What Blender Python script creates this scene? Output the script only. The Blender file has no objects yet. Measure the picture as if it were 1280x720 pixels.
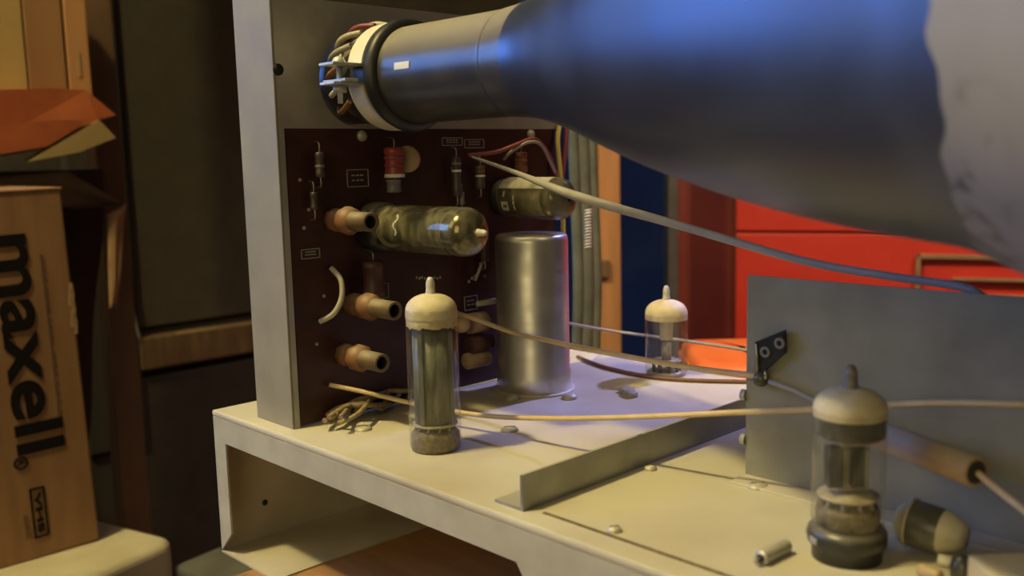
import bpy, bmesh, math, random
from mathutils import Vector, Matrix
random.seed(7)
PI = math.pi
sc = bpy.context.scene
COL = sc.collection

# ------------------------------------------------------------------ camera
FPX = 1207.6
yaw, pit, rol = -0.80457, 0.13594, -0.023615
CF = Vector((math.sin(yaw) * math.cos(pit), math.cos(yaw) * math.cos(pit), -math.sin(pit)))
r0 = CF.cross(Vector((0, 0, 1))).normalized()
u0 = r0.cross(CF)
CR = r0 * math.cos(rol) + u0 * math.sin(rol)
CU = u0 * math.cos(rol) - r0 * math.sin(rol)
CC = Vector((0, 0, 1.125))
cam = bpy.data.cameras.new('camera')
cam.sensor_width = 36.0
cam.lens = 36.0 * FPX / 1280
cam.clip_start = 0.01
cam.clip_end = 50
cam.dof.use_dof = True
cam.dof.focus_distance = 0.45
cam.dof.aperture_fstop = 11.0
camo = bpy.data.objects.new('camera', cam)
COL.objects.link(camo)
m3 = Matrix((CR, CU, -CF)).transposed()
camo.matrix_world = Matrix.Translation(CC) @ m3.to_4x4()
sc.camera = camo

def ray(x, y):
    return CF + CR * ((x - 640) / FPX) - CU * ((y - 360) / FPX)
def atz(x, y, z=1.0):
    d = ray(x, y); return CC + d * ((z - CC.z) / d.z)
def aty(x, y, Y):
    d = ray(x, y); return CC + d * ((Y - CC.y) / d.y)
def atx(x, y, X):
    d = ray(x, y); return CC + d * ((X - CC.x) / d.x)
def atd(x, y, t):
    return CC + ray(x, y) * t

# ------------------------------------------------------------------ materials
MATS = {}
def newmat(name):
    m = bpy.data.materials.new(name); m.use_nodes = True
    nt = m.node_tree; nt.nodes.clear()
    MATS[name] = m
    return m, nt, nt.nodes, nt.links

def noise_fac(nt, scale, lo, hi, detail=5, stretch=None, seed=0.0):
    n, l = nt.nodes, nt.links
    tc = n.new('ShaderNodeTexCoord')
    mp = n.new('ShaderNodeMapping')
    if stretch: mp.inputs['Scale'].default_value = stretch
    mp.inputs['Location'].default_value = (seed, seed * 1.7, seed * .3)
    l.new(tc.outputs['Object'], mp.inputs['Vector'])
    tx = n.new('ShaderNodeTexNoise')
    tx.inputs['Scale'].default_value = scale
    tx.inputs['Detail'].default_value = detail
    l.new(mp.outputs['Vector'], tx.inputs['Vector'])
    mr = n.new('ShaderNodeMapRange')
    mr.inputs['From Min'].default_value = lo; mr.inputs['From Max'].default_value = hi
    l.new(tx.outputs['Fac'], mr.inputs['Value'])
    return mr.outputs['Result']

def mat(name, c1, c2=None, rough=.5, metal=0., scale=60, lo=.35, hi=.65, bump=0., spec=.5, stretch=None, rough2=None, seed=0.0, dust=None, dustamt=0., coat=0.):
    m, nt, n, l = newmat(name)
    out = n.new('ShaderNodeOutputMaterial'); b = n.new('ShaderNodeBsdfPrincipled')
    l.new(b.outputs[0], out.inputs[0])
    b.inputs['Roughness'].default_value = rough
    b.inputs['Metallic'].default_value = metal
    b.inputs['Specular IOR Level'].default_value = spec
    b.inputs['Coat Weight'].default_value = coat
    f = noise_fac(nt, scale, lo, hi, stretch=stretch, seed=seed)
    mx = n.new('ShaderNodeMix'); mx.data_type = 'RGBA'
    mx.inputs['A'].default_value = (*c1, 1); mx.inputs['B'].default_value = (*(c2 or c1), 1)
    l.new(f, mx.inputs['Factor'])
    col = mx.outputs['Result']
    if dust:
        # settled dust on upward faces (world normal), broken up by noise
        g = n.new('ShaderNodeNewGeometry'); sp = n.new('ShaderNodeSeparateXYZ')
        l.new(g.outputs['Normal'], sp.inputs[0])
        mr = n.new('ShaderNodeMapRange'); mr.inputs['From Min'].default_value = .15; mr.inputs['From Max'].default_value = .9
        mr.inputs['To Max'].default_value = dustamt
        l.new(sp.outputs['Z'], mr.inputs['Value'])
        m2 = n.new('ShaderNodeMix'); m2.data_type = 'RGBA'
        l.new(mr.outputs['Result'], m2.inputs['Factor'])
        l.new(col, m2.inputs['A']); m2.inputs['B'].default_value = (*dust, 1)
        col = m2.outputs['Result']
        if metal > 0:
            mm = n.new('ShaderNodeMath'); mm.operation = 'SUBTRACT'; mm.inputs[0].default_value = metal; mm.use_clamp = True
            l.new(mr.outputs['Result'], mm.inputs[1]); l.new(mm.outputs[0], b.inputs['Metallic'])
    l.new(col, b.inputs['Base Color'])
    if rough2 is not None:
        mr2 = n.new('ShaderNodeMapRange'); mr2.inputs['To Min'].default_value = rough; mr2.inputs['To Max'].default_value = rough2
        l.new(f, mr2.inputs['Value']); l.new(mr2.outputs['Result'], b.inputs['Roughness'])
    if bump:
        bp = n.new('ShaderNodeBump'); bp.inputs['Strength'].default_value = bump; bp.inputs['Distance'].default_value = .001
        l.new(f, bp.inputs['Height']); l.new(bp.outputs[0], b.inputs['Normal'])
    return m

def glassmat(name, tint=(.98, .98, .95), dirt=(.5, .46, .36), dirtamt=.10, ior=1.45, rough=.08):
    m, nt, n, l = newmat(name)
    out = n.new('ShaderNodeOutputMaterial')
    tr = n.new('ShaderNodeBsdfTransparent'); tr.inputs['Color'].default_value = (*tint, 1)
    gl = n.new('ShaderNodeBsdfGlossy'); gl.inputs['Roughness'].default_value = rough
    lw = n.new('ShaderNodeLayerWeight'); lw.inputs['Blend'].default_value = .5
    pw = n.new('ShaderNodeMath'); pw.operation = 'POWER'; pw.inputs[1].default_value = 3.5; l.new(lw.outputs['Facing'], pw.inputs[0])
    fr = n.new('ShaderNodeMath'); fr.operation = 'MULTIPLY_ADD'; fr.inputs[1].default_value = .55; fr.inputs[2].default_value = .045; l.new(pw.outputs[0], fr.inputs[0])
    mx = n.new('ShaderNodeMixShader')
    l.new(fr.outputs[0], mx.inputs[0]); l.new(tr.outputs[0], mx.inputs[1]); l.new(gl.outputs[0], mx.inputs[2])
    df = n.new('ShaderNodeBsdfDiffuse'); df.inputs['Color'].default_value = (*dirt, 1)
    f = noise_fac(nt, 260, .4, .75, stretch=(1, 1, .4))
    mm = n.new('ShaderNodeMapRange'); mm.inputs['To Min'].default_value = dirtamt * .4; mm.inputs['To Max'].default_value = dirtamt * 1.8
    l.new(f, mm.inputs['Value'])
    m2 = n.new('ShaderNodeMixShader')
    l.new(mm.outputs['Result'], m2.inputs[0]); l.new(mx.outputs[0], m2.inputs[1]); l.new(df.outputs[0], m2.inputs[2])
    l.new(m2.outputs[0], out.inputs[0])
    return m

DUST = (.50, .45, .33)
mat('deck', (.58, .54, .43), (.44, .38, .27), rough=.55, metal=.1, scale=16, lo=.42, hi=.75, bump=.02)
mat('flange', (.56, .54, .45), (.47, .45, .37), rough=.5, metal=.25, scale=55, bump=.03)
mat('inner_sheet', (.50, .46, .36), (.40, .36, .27), rough=.6, metal=.1, scale=30)
mat('galv', (.46, .45, .42), (.37, .36, .33), rough=.42, metal=.65, scale=45, rough2=.58, bump=.02)
mat('post_metal', (.30, .275, .205), (.225, .205, .15), rough=.68, metal=.1, scale=38, rough2=.6, bump=.02, lo=.3, hi=.7)
mat('shield', (.30, .29, .24), (.22, .21, .17), rough=.55, metal=.2, scale=34, rough2=.65)
mat('angle', (.36, .36, .34), (.28, .28, .26), rough=.45, metal=.7, scale=60, dust=DUST, dustamt=.5)
mat('pcb', (.050, .016, .013), (.034, .011, .010), rough=.42, scale=80, spec=.4)
mat('print', (.30, .30, .26), rough=.7)
mat('can_alu', (.72, .70, .66), (.64, .62, .58), rough=.36, metal=.95, scale=30, stretch=(1, 1, 6), rough2=.46)
mat('alu_dull', (.55, .54, .50), (.45, .44, .40), rough=.45, metal=.7, scale=80, dust=DUST, dustamt=.4)
mat('screw', (.52, .50, .42), (.38, .36, .29), rough=.5, metal=.5, scale=400, dust=DUST, dustamt=.3)
mat('cream', (.66, .58, .40), (.55, .47, .30), rough=.6, scale=120, bump=.15)
mat('creamdark', (.46, .36, .20), (.62, .54, .36), rough=.6, scale=200, bump=.2)
mat('tip_white', (.62, .60, .54), (.45, .43, .38), rough=.5, scale=400)
mat('tip_dark', (.26, .23, .19), (.15, .13, .11), rough=.5, scale=400)
mat('anode', (.11, .115, .085), (.21, .21, .16), rough=.5, metal=.3, scale=160, stretch=(4, 4, .6))
mat('anode_dim', (.085, .085, .06), (.15, .145, .10), rough=.5, metal=.3, scale=120)
mat('anode_dark', (.035, .035, .03), (.06, .06, .05), rough=.5, metal=.3, scale=200)
mat('electrode', (.42, .40, .34), (.32, .30, .25), rough=.4, metal=.5, scale=200)
mat('mica', (.45, .40, .28), (.30, .24, .15), rough=.5, scale=300)
mat('tubebase', (.10, .075, .035), (.20, .155, .085), rough=.55, scale=500, bump=.3)
mat('pin', (.35, .33, .28), rough=.35, metal=.9)
mat('getter_black', (.035, .032, .028), (.09, .085, .07), rough=.25, scale=120)
mat('getter_silver', (.38, .35, .27), (.20, .18, .13), rough=.22, metal=.9, scale=90)
mat('black_plastic', (.018, .018, .017), (.03, .03, .027), rough=.35, scale=100, dust=DUST, dustamt=.25)
mat('rubber', (.012, .012, .014), (.02, .02, .022), rough=.45, scale=80)
mat('band_white', (.78, .75, .66), (.70, .67, .58), rough=.5, scale=100)
mat('bolt', (.60, .60, .56), (.48, .48, .44), rough=.5, metal=.5, scale=200)
mat('wire_cream', (.62, .47, .27), (.52, .38, .20), rough=.6, scale=90)
mat('wire_brown', (.17, .08, .05), rough=.5)
mat('wire_white', (.42, .39, .32), rough=.5)
mat('wire_red', (.35, .06, .05), rough=.5)
mat('wire_maroon', (.22, .05, .07), rough=.5)
mat('wire_yellow', (.62, .52, .12), rough=.5)
mat('wire_grey', (.30, .28, .26), rough=.55)
mat('wire_green', (.06, .07, .055), (.10, .11, .09), rough=.6, scale=40)
mat('cable_grey', (.42, .40, .38), (.34, .32, .32), rough=.42, scale=60)
mat('thread', (.30, .23, .13), (.17, .12, .07), rough=.85, scale=300)
mat('former', (.19, .08, .042), (.23, .115, .06), rough=.55, scale=160, dust=DUST, dustamt=.2)
mat('former_tip', (.14, .095, .055), (.11, .07, .04), rough=.55, scale=160, dust=DUST, dustamt=.35)
mat('hole', (.01, .008, .007), rough=.7)
mat('res_red', (.26, .035, .025), (.34, .06, .04), rough=.4, scale=60)
mat('res_brown', (.24, .09, .04), (.18, .06, .03), rough=.45, scale=80)
mat('res_dark', (.05, .04, .04), (.08, .06, .06), rough=.4, scale=80)
mat('res_grey', (.20, .18, .17), rough=.4)
mat('disc_cream', (.42, .31, .16), (.34, .24, .12), rough=.5, scale=90)
mat('cap_brown', (.09, .035, .028), (.06, .025, .02), rough=.5, scale=90)
mat('neck_glass', (.035, .036, .042), (.06, .058, .055), rough=.3, scale=45, spec=.6, dust=(.46, .41, .31), dustamt=.75)
mat('screen_glass', (.085, .095, .088), (.075, .085, .08), rough=.12, scale=5)
mat('tubular', (.42, .28, .17), (.33, .20, .12), rough=.6, scale=70, dust=DUST, dustamt=.55)
mat('lytic', (.62, .56, .42), (.44, .40, .30), rough=.5, metal=.1, scale=110)
mat('lytic_dark', (.07, .07, .055), (.14, .13, .10), rough=.3, scale=120)
mat('slab_yellow', (.62, .52, .30), (.55, .45, .25), rough=.6, scale=60)
mat('glue', (.30, .28, .21), (.20, .18, .13), rough=.6, scale=300)
mat('pale_dust', (.52, .48, .38), (.30, .28, .22), rough=.9, scale=200, lo=.4, hi=.7)
mat('cardboard', (.26, .14, .065), (.215, .112, .05), rough=.8, scale=90, stretch=(1, 1, .15), bump=.05)
mat('ink', (.010, .008, .008), rough=.95, spec=.1)
mat('ink_faint', (.13, .08, .05), rough=.8)
mat('torn_card', (.34, .22, .12), (.26, .16, .08), rough=.9, scale=200)
mat('cream_slab', (.48, .44, .34), (.40, .36, .26), rough=.6, scale=25)
mat('orange_bag', (.34, .092, .032), (.26, .062, .022), rough=.5, scale=24)
mat('fold_cream', (.34, .25, .12), (.28, .20, .09), rough=.6, scale=24)
mat('dark_cloth', (.045, .028, .022), (.03, .018, .015), rough=.9, scale=30)
mat('brown_cloth', (.11, .07, .045), (.08, .05, .03), rough=.9, scale=30)
mat('tan_strap', (.36, .22, .12), (.28, .16, .09), rough=.8, scale=40)
mat('carton_orange', (.38, .20, .09), (.32, .16, .07), rough=.7, scale=14, stretch=(1, 1, .2))
mat('carton_brown', (.25, .13, .055), (.19, .095, .04), rough=.7, scale=14, stretch=(1, 1, .2))
mat('carton_yellow', (.36, .25, .10), (.30, .21, .08), rough=.7, scale=14)
mat('dark_wood', (.15, .085, .045), (.09, .05, .028), rough=.6, scale=10, stretch=(8, 1, 1))
mat('cabinet_black', (.020, .017, .014), (.028, .022, .018), rough=.75, scale=40)
mat('cabinet_panel', (.030, .025, .018), (.04, .032, .022), rough=.7, scale=40)
mat('rail_wood', (.15, .095, .045), (.09, .055, .025), rough=.55, scale=14, stretch=(1, 6, 1))
mat('post_wood', (.42, .20, .09), (.30, .14, .06), rough=.6, scale=10, stretch=(6, 6, .5))
mat('table_wood', (.36, .20, .09), (.26, .13, .055), rough=.55, scale=9, stretch=(1, 8, 8))
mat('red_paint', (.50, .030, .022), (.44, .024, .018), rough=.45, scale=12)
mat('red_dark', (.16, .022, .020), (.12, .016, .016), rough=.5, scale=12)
mat('seam', (.06, .008, .008), rough=.7)
mat('rim_tan', (.34, .22, .14), (.26, .15, .10), rough=.4, metal=.3, scale=40)
mat('orange_plastic', (.80, .19, .06), (.72, .15, .05), rough=.38, scale=20)
mat('grey_post', (.16, .16, .15), (.11, .11, .11), rough=.5, metal=.3, scale=20)
mat('wall_paint', (.050, .055, .07), (.036, .040, .052), rough=.85, scale=3)
mat('floor_boards', (.13, .075, .04), (.08, .045, .025), rough=.6, scale=4, stretch=(1, 12, 1))
mat('ceiling_paint', (.40, .39, .37), (.35, .34, .32), rough=.9, scale=4)
glassmat('glass', dirtamt=.07)
glassmat('glass_olive', tint=(.80, .78, .62), dirt=(.42, .38, .26), dirtamt=.22)
glassmat('glass_clear', tint=(.96, .96, .94), dirtamt=.09)

# aquadag bell and the bare dusty glass beyond its ragged edge
def crt_material():
    m, nt, n, l = newmat('crt_coat')
    out = n.new('ShaderNodeOutputMaterial'); b = n.new('ShaderNodeBsdfPrincipled'); l.new(b.outputs[0], out.inputs[0])
    f = noise_fac(nt, 22, .35, .7)
    mx = n.new('ShaderNodeMix'); mx.data_type = 'RGBA'
    mx.inputs['A'].default_value = (.09, .105, .15, 1); mx.inputs['B'].default_value = (.12, .135, .17, 1)
    l.new(f, mx.inputs['Factor']); l.new(mx.outputs['Result'], b.inputs['Base Color'])
    mr = n.new('ShaderNodeMapRange'); mr.inputs['To Min'].default_value = .34; mr.inputs['To Max'].default_value = .46
    l.new(f, mr.inputs['Value']); l.new(mr.outputs['Result'], b.inputs['Roughness'])
    b.inputs['Metallic'].default_value = .75
    return m
crt_material()
def crt_rim_material():
    m, nt, n, l = newmat('crt_rim')
    out = n.new('ShaderNodeOutputMaterial'); b = n.new('ShaderNodeBsdfPrincipled'); l.new(b.outputs[0], out.inputs[0])
    # flakes of dark coating near the edge (object X) broken by noise
    tc = n.new('ShaderNodeTexCoord'); sp = n.new('ShaderNodeSeparateXYZ'); l.new(tc.outputs['Object'], sp.inputs[0])
    f = noise_fac(nt, 170, .52, .60, detail=6)
    f2 = noise_fac(nt, 14, .35, .65)
    ed = n.new('ShaderNodeMapRange'); ed.inputs['From Min'].default_value = .006; ed.inputs['From Max'].default_value = -.010
    zz = n.new('ShaderNodeMath'); zz.operation = 'MULTIPLY_ADD'; zz.inputs[1].default_value = 0.0; zz.inputs[2].default_value = 0.0
    low = n.new('ShaderNodeMapRange'); low.inputs['From Min'].default_value = -.022; low.inputs['From Max'].default_value = -.036
    l.new(sp.outputs['Z'], low.inputs['Value'])
    mul = n.new('ShaderNodeMath'); mul.operation = 'MULTIPLY'
    nr = n.new('ShaderNodeMapRange'); nr.inputs['From Min'].default_value = .140; nr.inputs['From Max'].default_value = .127; nr.inputs['To Max'].default_value = .8
    l.new(sp.outputs['X'], nr.inputs['Value'])
    m0 = n.new('ShaderNodeMath'); m0.operation = 'MULTIPLY'; l.new(nr.outputs['Result'], m0.inputs[0]); l.new(low.outputs['Result'], m0.inputs[1])
    l.new(f, mul.inputs[0]); l.new(m0.outputs[0], mul.inputs[1])
    c = n.new('ShaderNodeMix'); c.data_type = 'RGBA'
    c.inputs['A'].default_value = (.30, .28, .25, 1); c.inputs['B'].default_value = (.24, .22, .20, 1)
    l.new(f2, c.inputs['Factor'])
    c2 = n.new('ShaderNodeMix'); c2.data_type = 'RGBA'
    l.new(mul.outputs[0], c2.inputs['Factor']); l.new(c.outputs['Result'], c2.inputs['A']); c2.inputs['B'].default_value = (.04, .035, .03, 1)
    l.new(c2.outputs['Result'], b.inputs['Base Color'])
    b.inputs['Roughness'].default_value = .5
    return m
crt_rim_material()

# ------------------------------------------------------------------ mesh building
WLOC = {}
class MB:
    def __init__(s): s.bm = bmesh.new()
    def verts(s, vs): return [s.bm.verts.new(v) for v in vs]
    def box(s, lo, hi, bev=0., M=None):
        t = bmesh.new()
        bmesh.ops.create_cube(t, size=1)
        for v in t.verts:
            v.co = Vector([lo[i] + (v.co[i] + .5) * (hi[i] - lo[i]) for i in range(3)])
        if bev: bmesh.ops.bevel(t, geom=t.edges[:], offset=bev, segments=2, affect='EDGES', profile=.6)
        s.add(t, M); return s
    def add(s, t, M=None):
        mp = {}
        for v in t.verts: mp[v] = s.bm.verts.new(M @ v.co if M else v.co)
        for f in t.faces:
            try: nf = s.bm.faces.new([mp[v] for v in f.verts]); nf.smooth = f.smooth
            except ValueError: pass
        t.free()
    def lathe(s, prof, M=None, seg=40, jag=None, closed=True):
        # prof: list of (radius, height) about local z
        t = bmesh.new(); rings = []
        for k, (r, h) in enumerate(prof):
            if r <= 1e-7: rings.append([t.verts.new((0, 0, h))]); continue
            rings.append([t.verts.new((r * math.cos(2 * PI * i / seg), r * math.sin(2 * PI * i / seg), h + (jag(i) if jag and k == 0 else 0))) for i in range(seg)])
        for a, b in zip(rings, rings[1:]):
            for i in range(seg):
                j = (i + 1) % seg
                if len(a) == 1 and len(b) == 1: continue
                if len(a) == 1: f = t.faces.new((a[0], b[j], b[i]))
                elif len(b) == 1: f = t.faces.new((a[i], a[j], b[0]))
                else: f = t.faces.new((a[i], a[j], b[j], b[i]))
                f.smooth = True
        s.add(t, M); return s
    def tube(s, pts, r, seg=10, smooth=6, cap=True):
        pts = [Vector(p) for p in pts]
        rr = list(r) if isinstance(r, (list, tuple)) else [r] * len(pts)
        if smooth and len(pts) > 2:
            P, R = [], []
            for i in range(len(pts) - 1):
                a = pts[max(i - 1, 0)]; b = pts[i]; c = pts[i + 1]; d = pts[min(i + 2, len(pts) - 1)]
                for k in range(smooth):
                    t = k / smooth
                    P.append(.5 * ((2 * b) + (c - a) * t + (2 * a - 5 * b + 4 * c - d) * t * t + (3 * b - a - 3 * c + d) * t ** 3))
                    R.append(rr[i] + (rr[i + 1] - rr[i]) * t)
            P.append(pts[-1]); R.append(rr[-1]); pts, rr = P, R
        rings = []; nrm = None
        for i, p in enumerate(pts):
            tg = (pts[min(i + 1, len(pts) - 1)] - pts[max(i - 1, 0)]).normalized()
            if nrm is None:
                nrm = tg.cross(Vector((0, 0, 1)))
                if nrm.length < .1: nrm = tg.cross(Vector((1, 0, 0)))
            nrm = (nrm - tg * nrm.dot(tg)).normalized(); bn = tg.cross(nrm)
            rings.append([s.bm.verts.new(p + (nrm * math.cos(2 * PI * k / seg) + bn * math.sin(2 * PI * k / seg)) * rr[i]) for k in range(seg)])
        for a, b in zip(rings, rings[1:]):
            for k in range(seg):
                f = s.bm.faces.new((a[k], a[(k + 1) % seg], b[(k + 1) % seg], b[k])); f.smooth = True
        if cap:
            s.bm.faces.new(rings[0][::-1]); s.bm.faces.new(rings[-1])
        return s
    def prism(s, poly, d):
        # planar polygon extruded by vector d
        a = s.verts([Vector(p) for p in poly]); b = s.verts([Vector(p) + Vector(d) for p in poly])
        n = len(a)
        s.bm.faces.new(a); s.bm.faces.new(b[::-1])
        for i in range(n): s.bm.faces.new((a[i], b[i], b[(i + 1) % n], a[(i + 1) % n]))
        return s
    def build(s, name, m, parent=None, base=None):
        base = Vector(base) if base is not None else (WLOC[parent.name] if parent else Vector((0, 0, 0)))
        bmesh.ops.recalc_face_normals(s.bm, faces=s.bm.faces[:])
        for v in s.bm.verts: v.co -= base
        me = bpy.data.meshes.new(name); s.bm.to_mesh(me); s.bm.free()
        me.materials.append(MATS[m])
        o = bpy.data.objects.new(name, me); COL.objects.link(o)
        if parent: o.parent = parent; o.location = base - WLOC[parent.name]
        else: o.location = base
        WLOC[o.name] = base
        return o

def tag(o, label, cat, group=None):
    o['label'] = label; o['category'] = cat
    if group: o['group'] = group
    return o
def thing(name, label, cat, loc, group=None):
    o = bpy.data.objects.new(name, None); COL.objects.link(o)
    o.empty_display_size = .02
    o.location = loc; WLOC[o.name] = Vector(loc)
    return tag(o, label, cat, group)
def struct(o): o['kind'] = 'structure'; return o
def lab(o, text): o['label'] = text; return o
def frame_to(p, axis, up=(0, 0, 1)):
    # matrix whose local z runs along axis, at p
    z = Vector(axis).normalized(); x = Vector(up).cross(z)
    if x.length < 1e-4: x = Vector((1, 0, 0)).cross(z)
    x.normalize(); y = z.cross(x)
    return Matrix.Translation(Vector(p)) @ Matrix((x, y, z)).transposed().to_4x4()

# ================================================================== the room
struct(MB().box((-3.0, -2.2, -.1), (2.2, 2.4, 0)).build('floor', 'floor_boards'))
struct(MB().box((-3.0, 2.2, 0), (2.2, 2.3, 2.5)).build('wall_back', 'wall_paint'))
struct(MB().box((-3.0, -2.2, 0), (-2.9, 2.2, 2.5)).build('wall_left', 'wall_paint'))
struct(MB().box((-3.0, -2.2, 2.5), (2.2, 2.3, 2.6)).build('ceiling', 'ceiling_paint'))

# ================================================================== workbench under the chassis
TZ = .924
bench = thing('workbench', 'brown wooden workbench that the metal chassis stands on', 'workbench', (.1, .5, 0))
MB().box((-.424, .165, TZ - .035), (.75, .90, TZ), .003).build('tabletop', 'table_wood', bench)
for (x, y) in ((-.38, .21), (.70, .21), (-.38, .85), (.70, .85)):
    MB().box((x - .03, y - .03, 0), (x + .03, y + .03, TZ - .035), .003).build('leg', 'table_wood', bench)

# ================================================================== chassis
X0, XR, YF, YB = -.4545, .16, .2222, .454
ch = thing('metal_chassis', 'folded sheet metal chassis with dusty cream deck on wooden bench', 'chassis', (-.2, .33, TZ))
d = MB()
d.box((X0, YF, .9968), (XR, YB, 1.0), .0011)
deck = d.build('deck', 'deck', ch)
# front flange, a strip that widens into a deeper apron on the right
fl = MB()
fl.prism([(X0, YF, .9968), (XR, YF, .9968), (XR, YF, .945), (-.205, YF, .945), (-.232, YF, .9845), (X0 + .0125, YF, .9845)], (0, .001, 0))
fl.build('front_flange', 'flange', ch)
# left end wall with its own front lip and bottom lip
lw = MB()
lw.box((X0, YF, TZ), (X0 + .001, YB, .9968))
lab(lw.build('end_wall', 'inner_sheet', ch), 'grey end wall seen from inside')
MB().prism([(X0, YF, .9968), (X0 + .0125, YF, .985), (X0 + .0125, YF, .937), (X0, YF, TZ)], (0, .001, 0)).build('side_flange', 'flange', ch)
MB().prism([(X0 + .001, YF, TZ), (-.401, YF + .0005, TZ), (-.401, YB, TZ), (X0 + .001, YB, TZ)], (0, 0, .001)).build('bottom_flange', 'inner_sheet', ch)
MB().box((X0 + .001, YB - .001, TZ + .02), (XR, YB, .9968)).build('rear_wall', 'galv', ch)
MB().box((XR - .001, YF + .001, TZ), (XR, YB - .001, .9968)).build('end_wall', 'galv', ch)
# slot seam along the front right of the deck
a, b = atz(672, 644), atz(885, 718)
MB().box((-.229, .2325, 1.0), (.12, .2340, 1.0003)).build('deck_seam', 'tubebase', ch)
# hole in the end wall
hp = atx(331, 628, X0 + .001)
MB().lathe([(0, 0), (.0016, 0), (.0016, .0003), (0, .0003)], frame_to(hp, (1, 0, 0)), 14).build('rivet_hole', 'hole', ch)
def screw(px, py, r=.0042, parent=ch, z=1.0):
    p = atz(px, py, z)
    m = MB().lathe([(r, 0), (r, .0006), (r * .8, .0014), (r * .4, .0018), (0, .0019)], Matrix.Translation(p), 20)
    s = m.build('screw', 'screw', parent)
    M = Matrix.Translation(p + Vector((0, 0, .0019))) @ Matrix.Rotation(.9, 4, 'Z')
    MB().box((-r * .6, -.0002, -.0006), (r * .6, .0002, .0001), 0, M).build('slot', 'tubebase', s)
for q in ((454, 537), (637, 538), (947, 609)): screw(*q)
for q in ((813, 587), (768, 664)): screw(*q, r=.0026)
p = atz(785, 493)
mm = MB()
for k in range(3): mm.lathe([(.004, 0), (.004, .002), (.002, .003), (0, .003)], Matrix.Translation(p + Vector((-.004 + .004 * k, .003 - .003 * k, 0))), 14)
mm.build('solder_lug', 'glue', ch)

# ================================================================== upright panel frame: post + upper plate
PX = -.390
pf = thing('panel_frame', 'upright galvanised post and plate holding the picture tube neck', 'frame', (PX, .25, 1.0))
zt = 1.330
post = MB().box((-.423, .2305, 1.0), (PX, .2317, zt), .0004)
post.build('post', 'post_metal', pf)
# plate folded off the post: narrow return down its side, wide sheet on top with a round neck hole
pl = MB()
def sheet_with_hole(mb, x, y0, y1, z0, z1, cy, cz, r, th, seg=48):
    out = [];inn = []
    for i in range(seg):
        t = 2 * PI * i / seg; c, s_ = math.cos(t), math.sin(t)
        k = 1e9
        if c > 1e-6: k = min(k, (y1 - cy) / c)
        if c < -1e-6: k = min(k, (y0 - cy) / c)
        if s_ > 1e-6: k = min(k, (z1 - cz) / s_)
        if s_ < -1e-6: k = min(k, (z0 - cz) / s_)
        out.append((cy + c * k, cz + s_ * k)); inn.append((cy + c * r, cz + s_ * r))
    # exact corners
    for (qy, qz) in ((y0, z0), (y0, z1), (y1, z0), (y1, z1)):
        i = min(range(seg), key=lambda i: (out[i][0] - qy) ** 2 + (out[i][1] - qz) ** 2); out[i] = (qy, qz)
    L = []
    for xx in (x, x - th):
        L.append((mb.verts([(xx, *q) for q in out]), mb.verts([(xx, *q) for q in inn])))
    for i in range(seg):
        j = (i + 1) % seg
        for o_, i_ in L: mb.bm.faces.new((o_[i], o_[j], i_[j], i_[i]))
        mb.bm.faces.new((L[0][1][i], L[0][1][j], L[1][1][j], L[1][1][i]))
        mb.bm.faces.new((L[0][0][i], L[0][0][j], L[1][0][j], L[1][0][i]))
NY, NZ = .276, 1.1618
sheet_with_hole(pl, PX, .2317, .415, 1.1398, 1.1983, NY, NZ, .0215, .0012)
pl.box((PX - .0012, .2317, 1.0), (PX, .2345, 1.1398))
pl.box((PX - .0012, .2317, 1.1983), (PX, .2330, zt))
pl.build('upper_plate', 'galv', pf)
hp = atx(347, 87, PX)
MB().lathe([(0, 0), (.0027, 0), (.0027, .0003), (0, .0003)], frame_to(hp + Vector((0, .0002, 0)), (1, 0, 0)), 20).build('round_hole', 'hole', pf)
MB().box((PX - .012, .236, 1.0), (PX - .0112, .415, 1.0008)).build('foot_strip', 'galv', pf)

# ================================================================== circuit board
cb = thing('circuit_board', 'dark red-brown printed circuit board standing on edge behind the post', 'circuit board', (PX, .32, 1.001))
MB().box((PX - .0016, .2350, 1.001), (PX, .412, 1.1396)).build('board', 'pcb', cb)
BX = PX
def on(px, py, off=0.): return atx(px, py, PX + off)
for q in ((452, 170), (663, 168)):
    MB().lathe([(.0027, 0), (.0027, .001), (.0015, .0020), (0, .0022)], frame_to(on(*q), (1, 0, 0)), 16).build('screw', 'screw', cb)
# silkscreen boxes, pads and dashes
def silk_rect(x0, y0, x1, y1, dashes=3):
    a, b = on(x0, y0), on(x1, y1)
    m = MB(); w = .0004; t = PX + .0003
    ya, yb, za, zb = a.y, b.y, b.z, a.z
    for (p0, p1, q0, q1) in ((ya, yb, za, za + w), (ya, yb, zb - w, zb), (ya, ya + w, za, zb), (yb - w, yb, za, zb)):
        m.box((PX, p0, q0), (t, p1, q1))
    for r in range(2):
        for k in range(dashes):
            u0 = ya + (yb - ya) * (.22 + .6 * k / dashes); zz = za + (zb - za) * (.34 + .28 * r)
            m.box((PX, u0, zz), (t, u0 + (yb - ya) * .4 / dashes, zz + w * 1.6))
    m.build('printed_marking', 'print', cb)
silk_rect(433, 212, 461, 233)
silk_rect(580, 371, 597, 386, 2)
silk_rect(465, 356, 486, 372, 2)
silk_rect(376, 312, 400, 322, 4)
silk_rect(552, 172, 578, 182, 4)
silk_rect(580, 174, 605, 185, 4)
m = MB()
for k in range(9):
    p = on(521 + k * 3.4 + (k > 3) * 2, 347 + (k % 2))
    m.box((PX, p.y - .0006, p.z - .0006), (PX + .0003, p.y + .0003, p.z + .0007))
m.build('printed_marking', 'print', cb)
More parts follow.
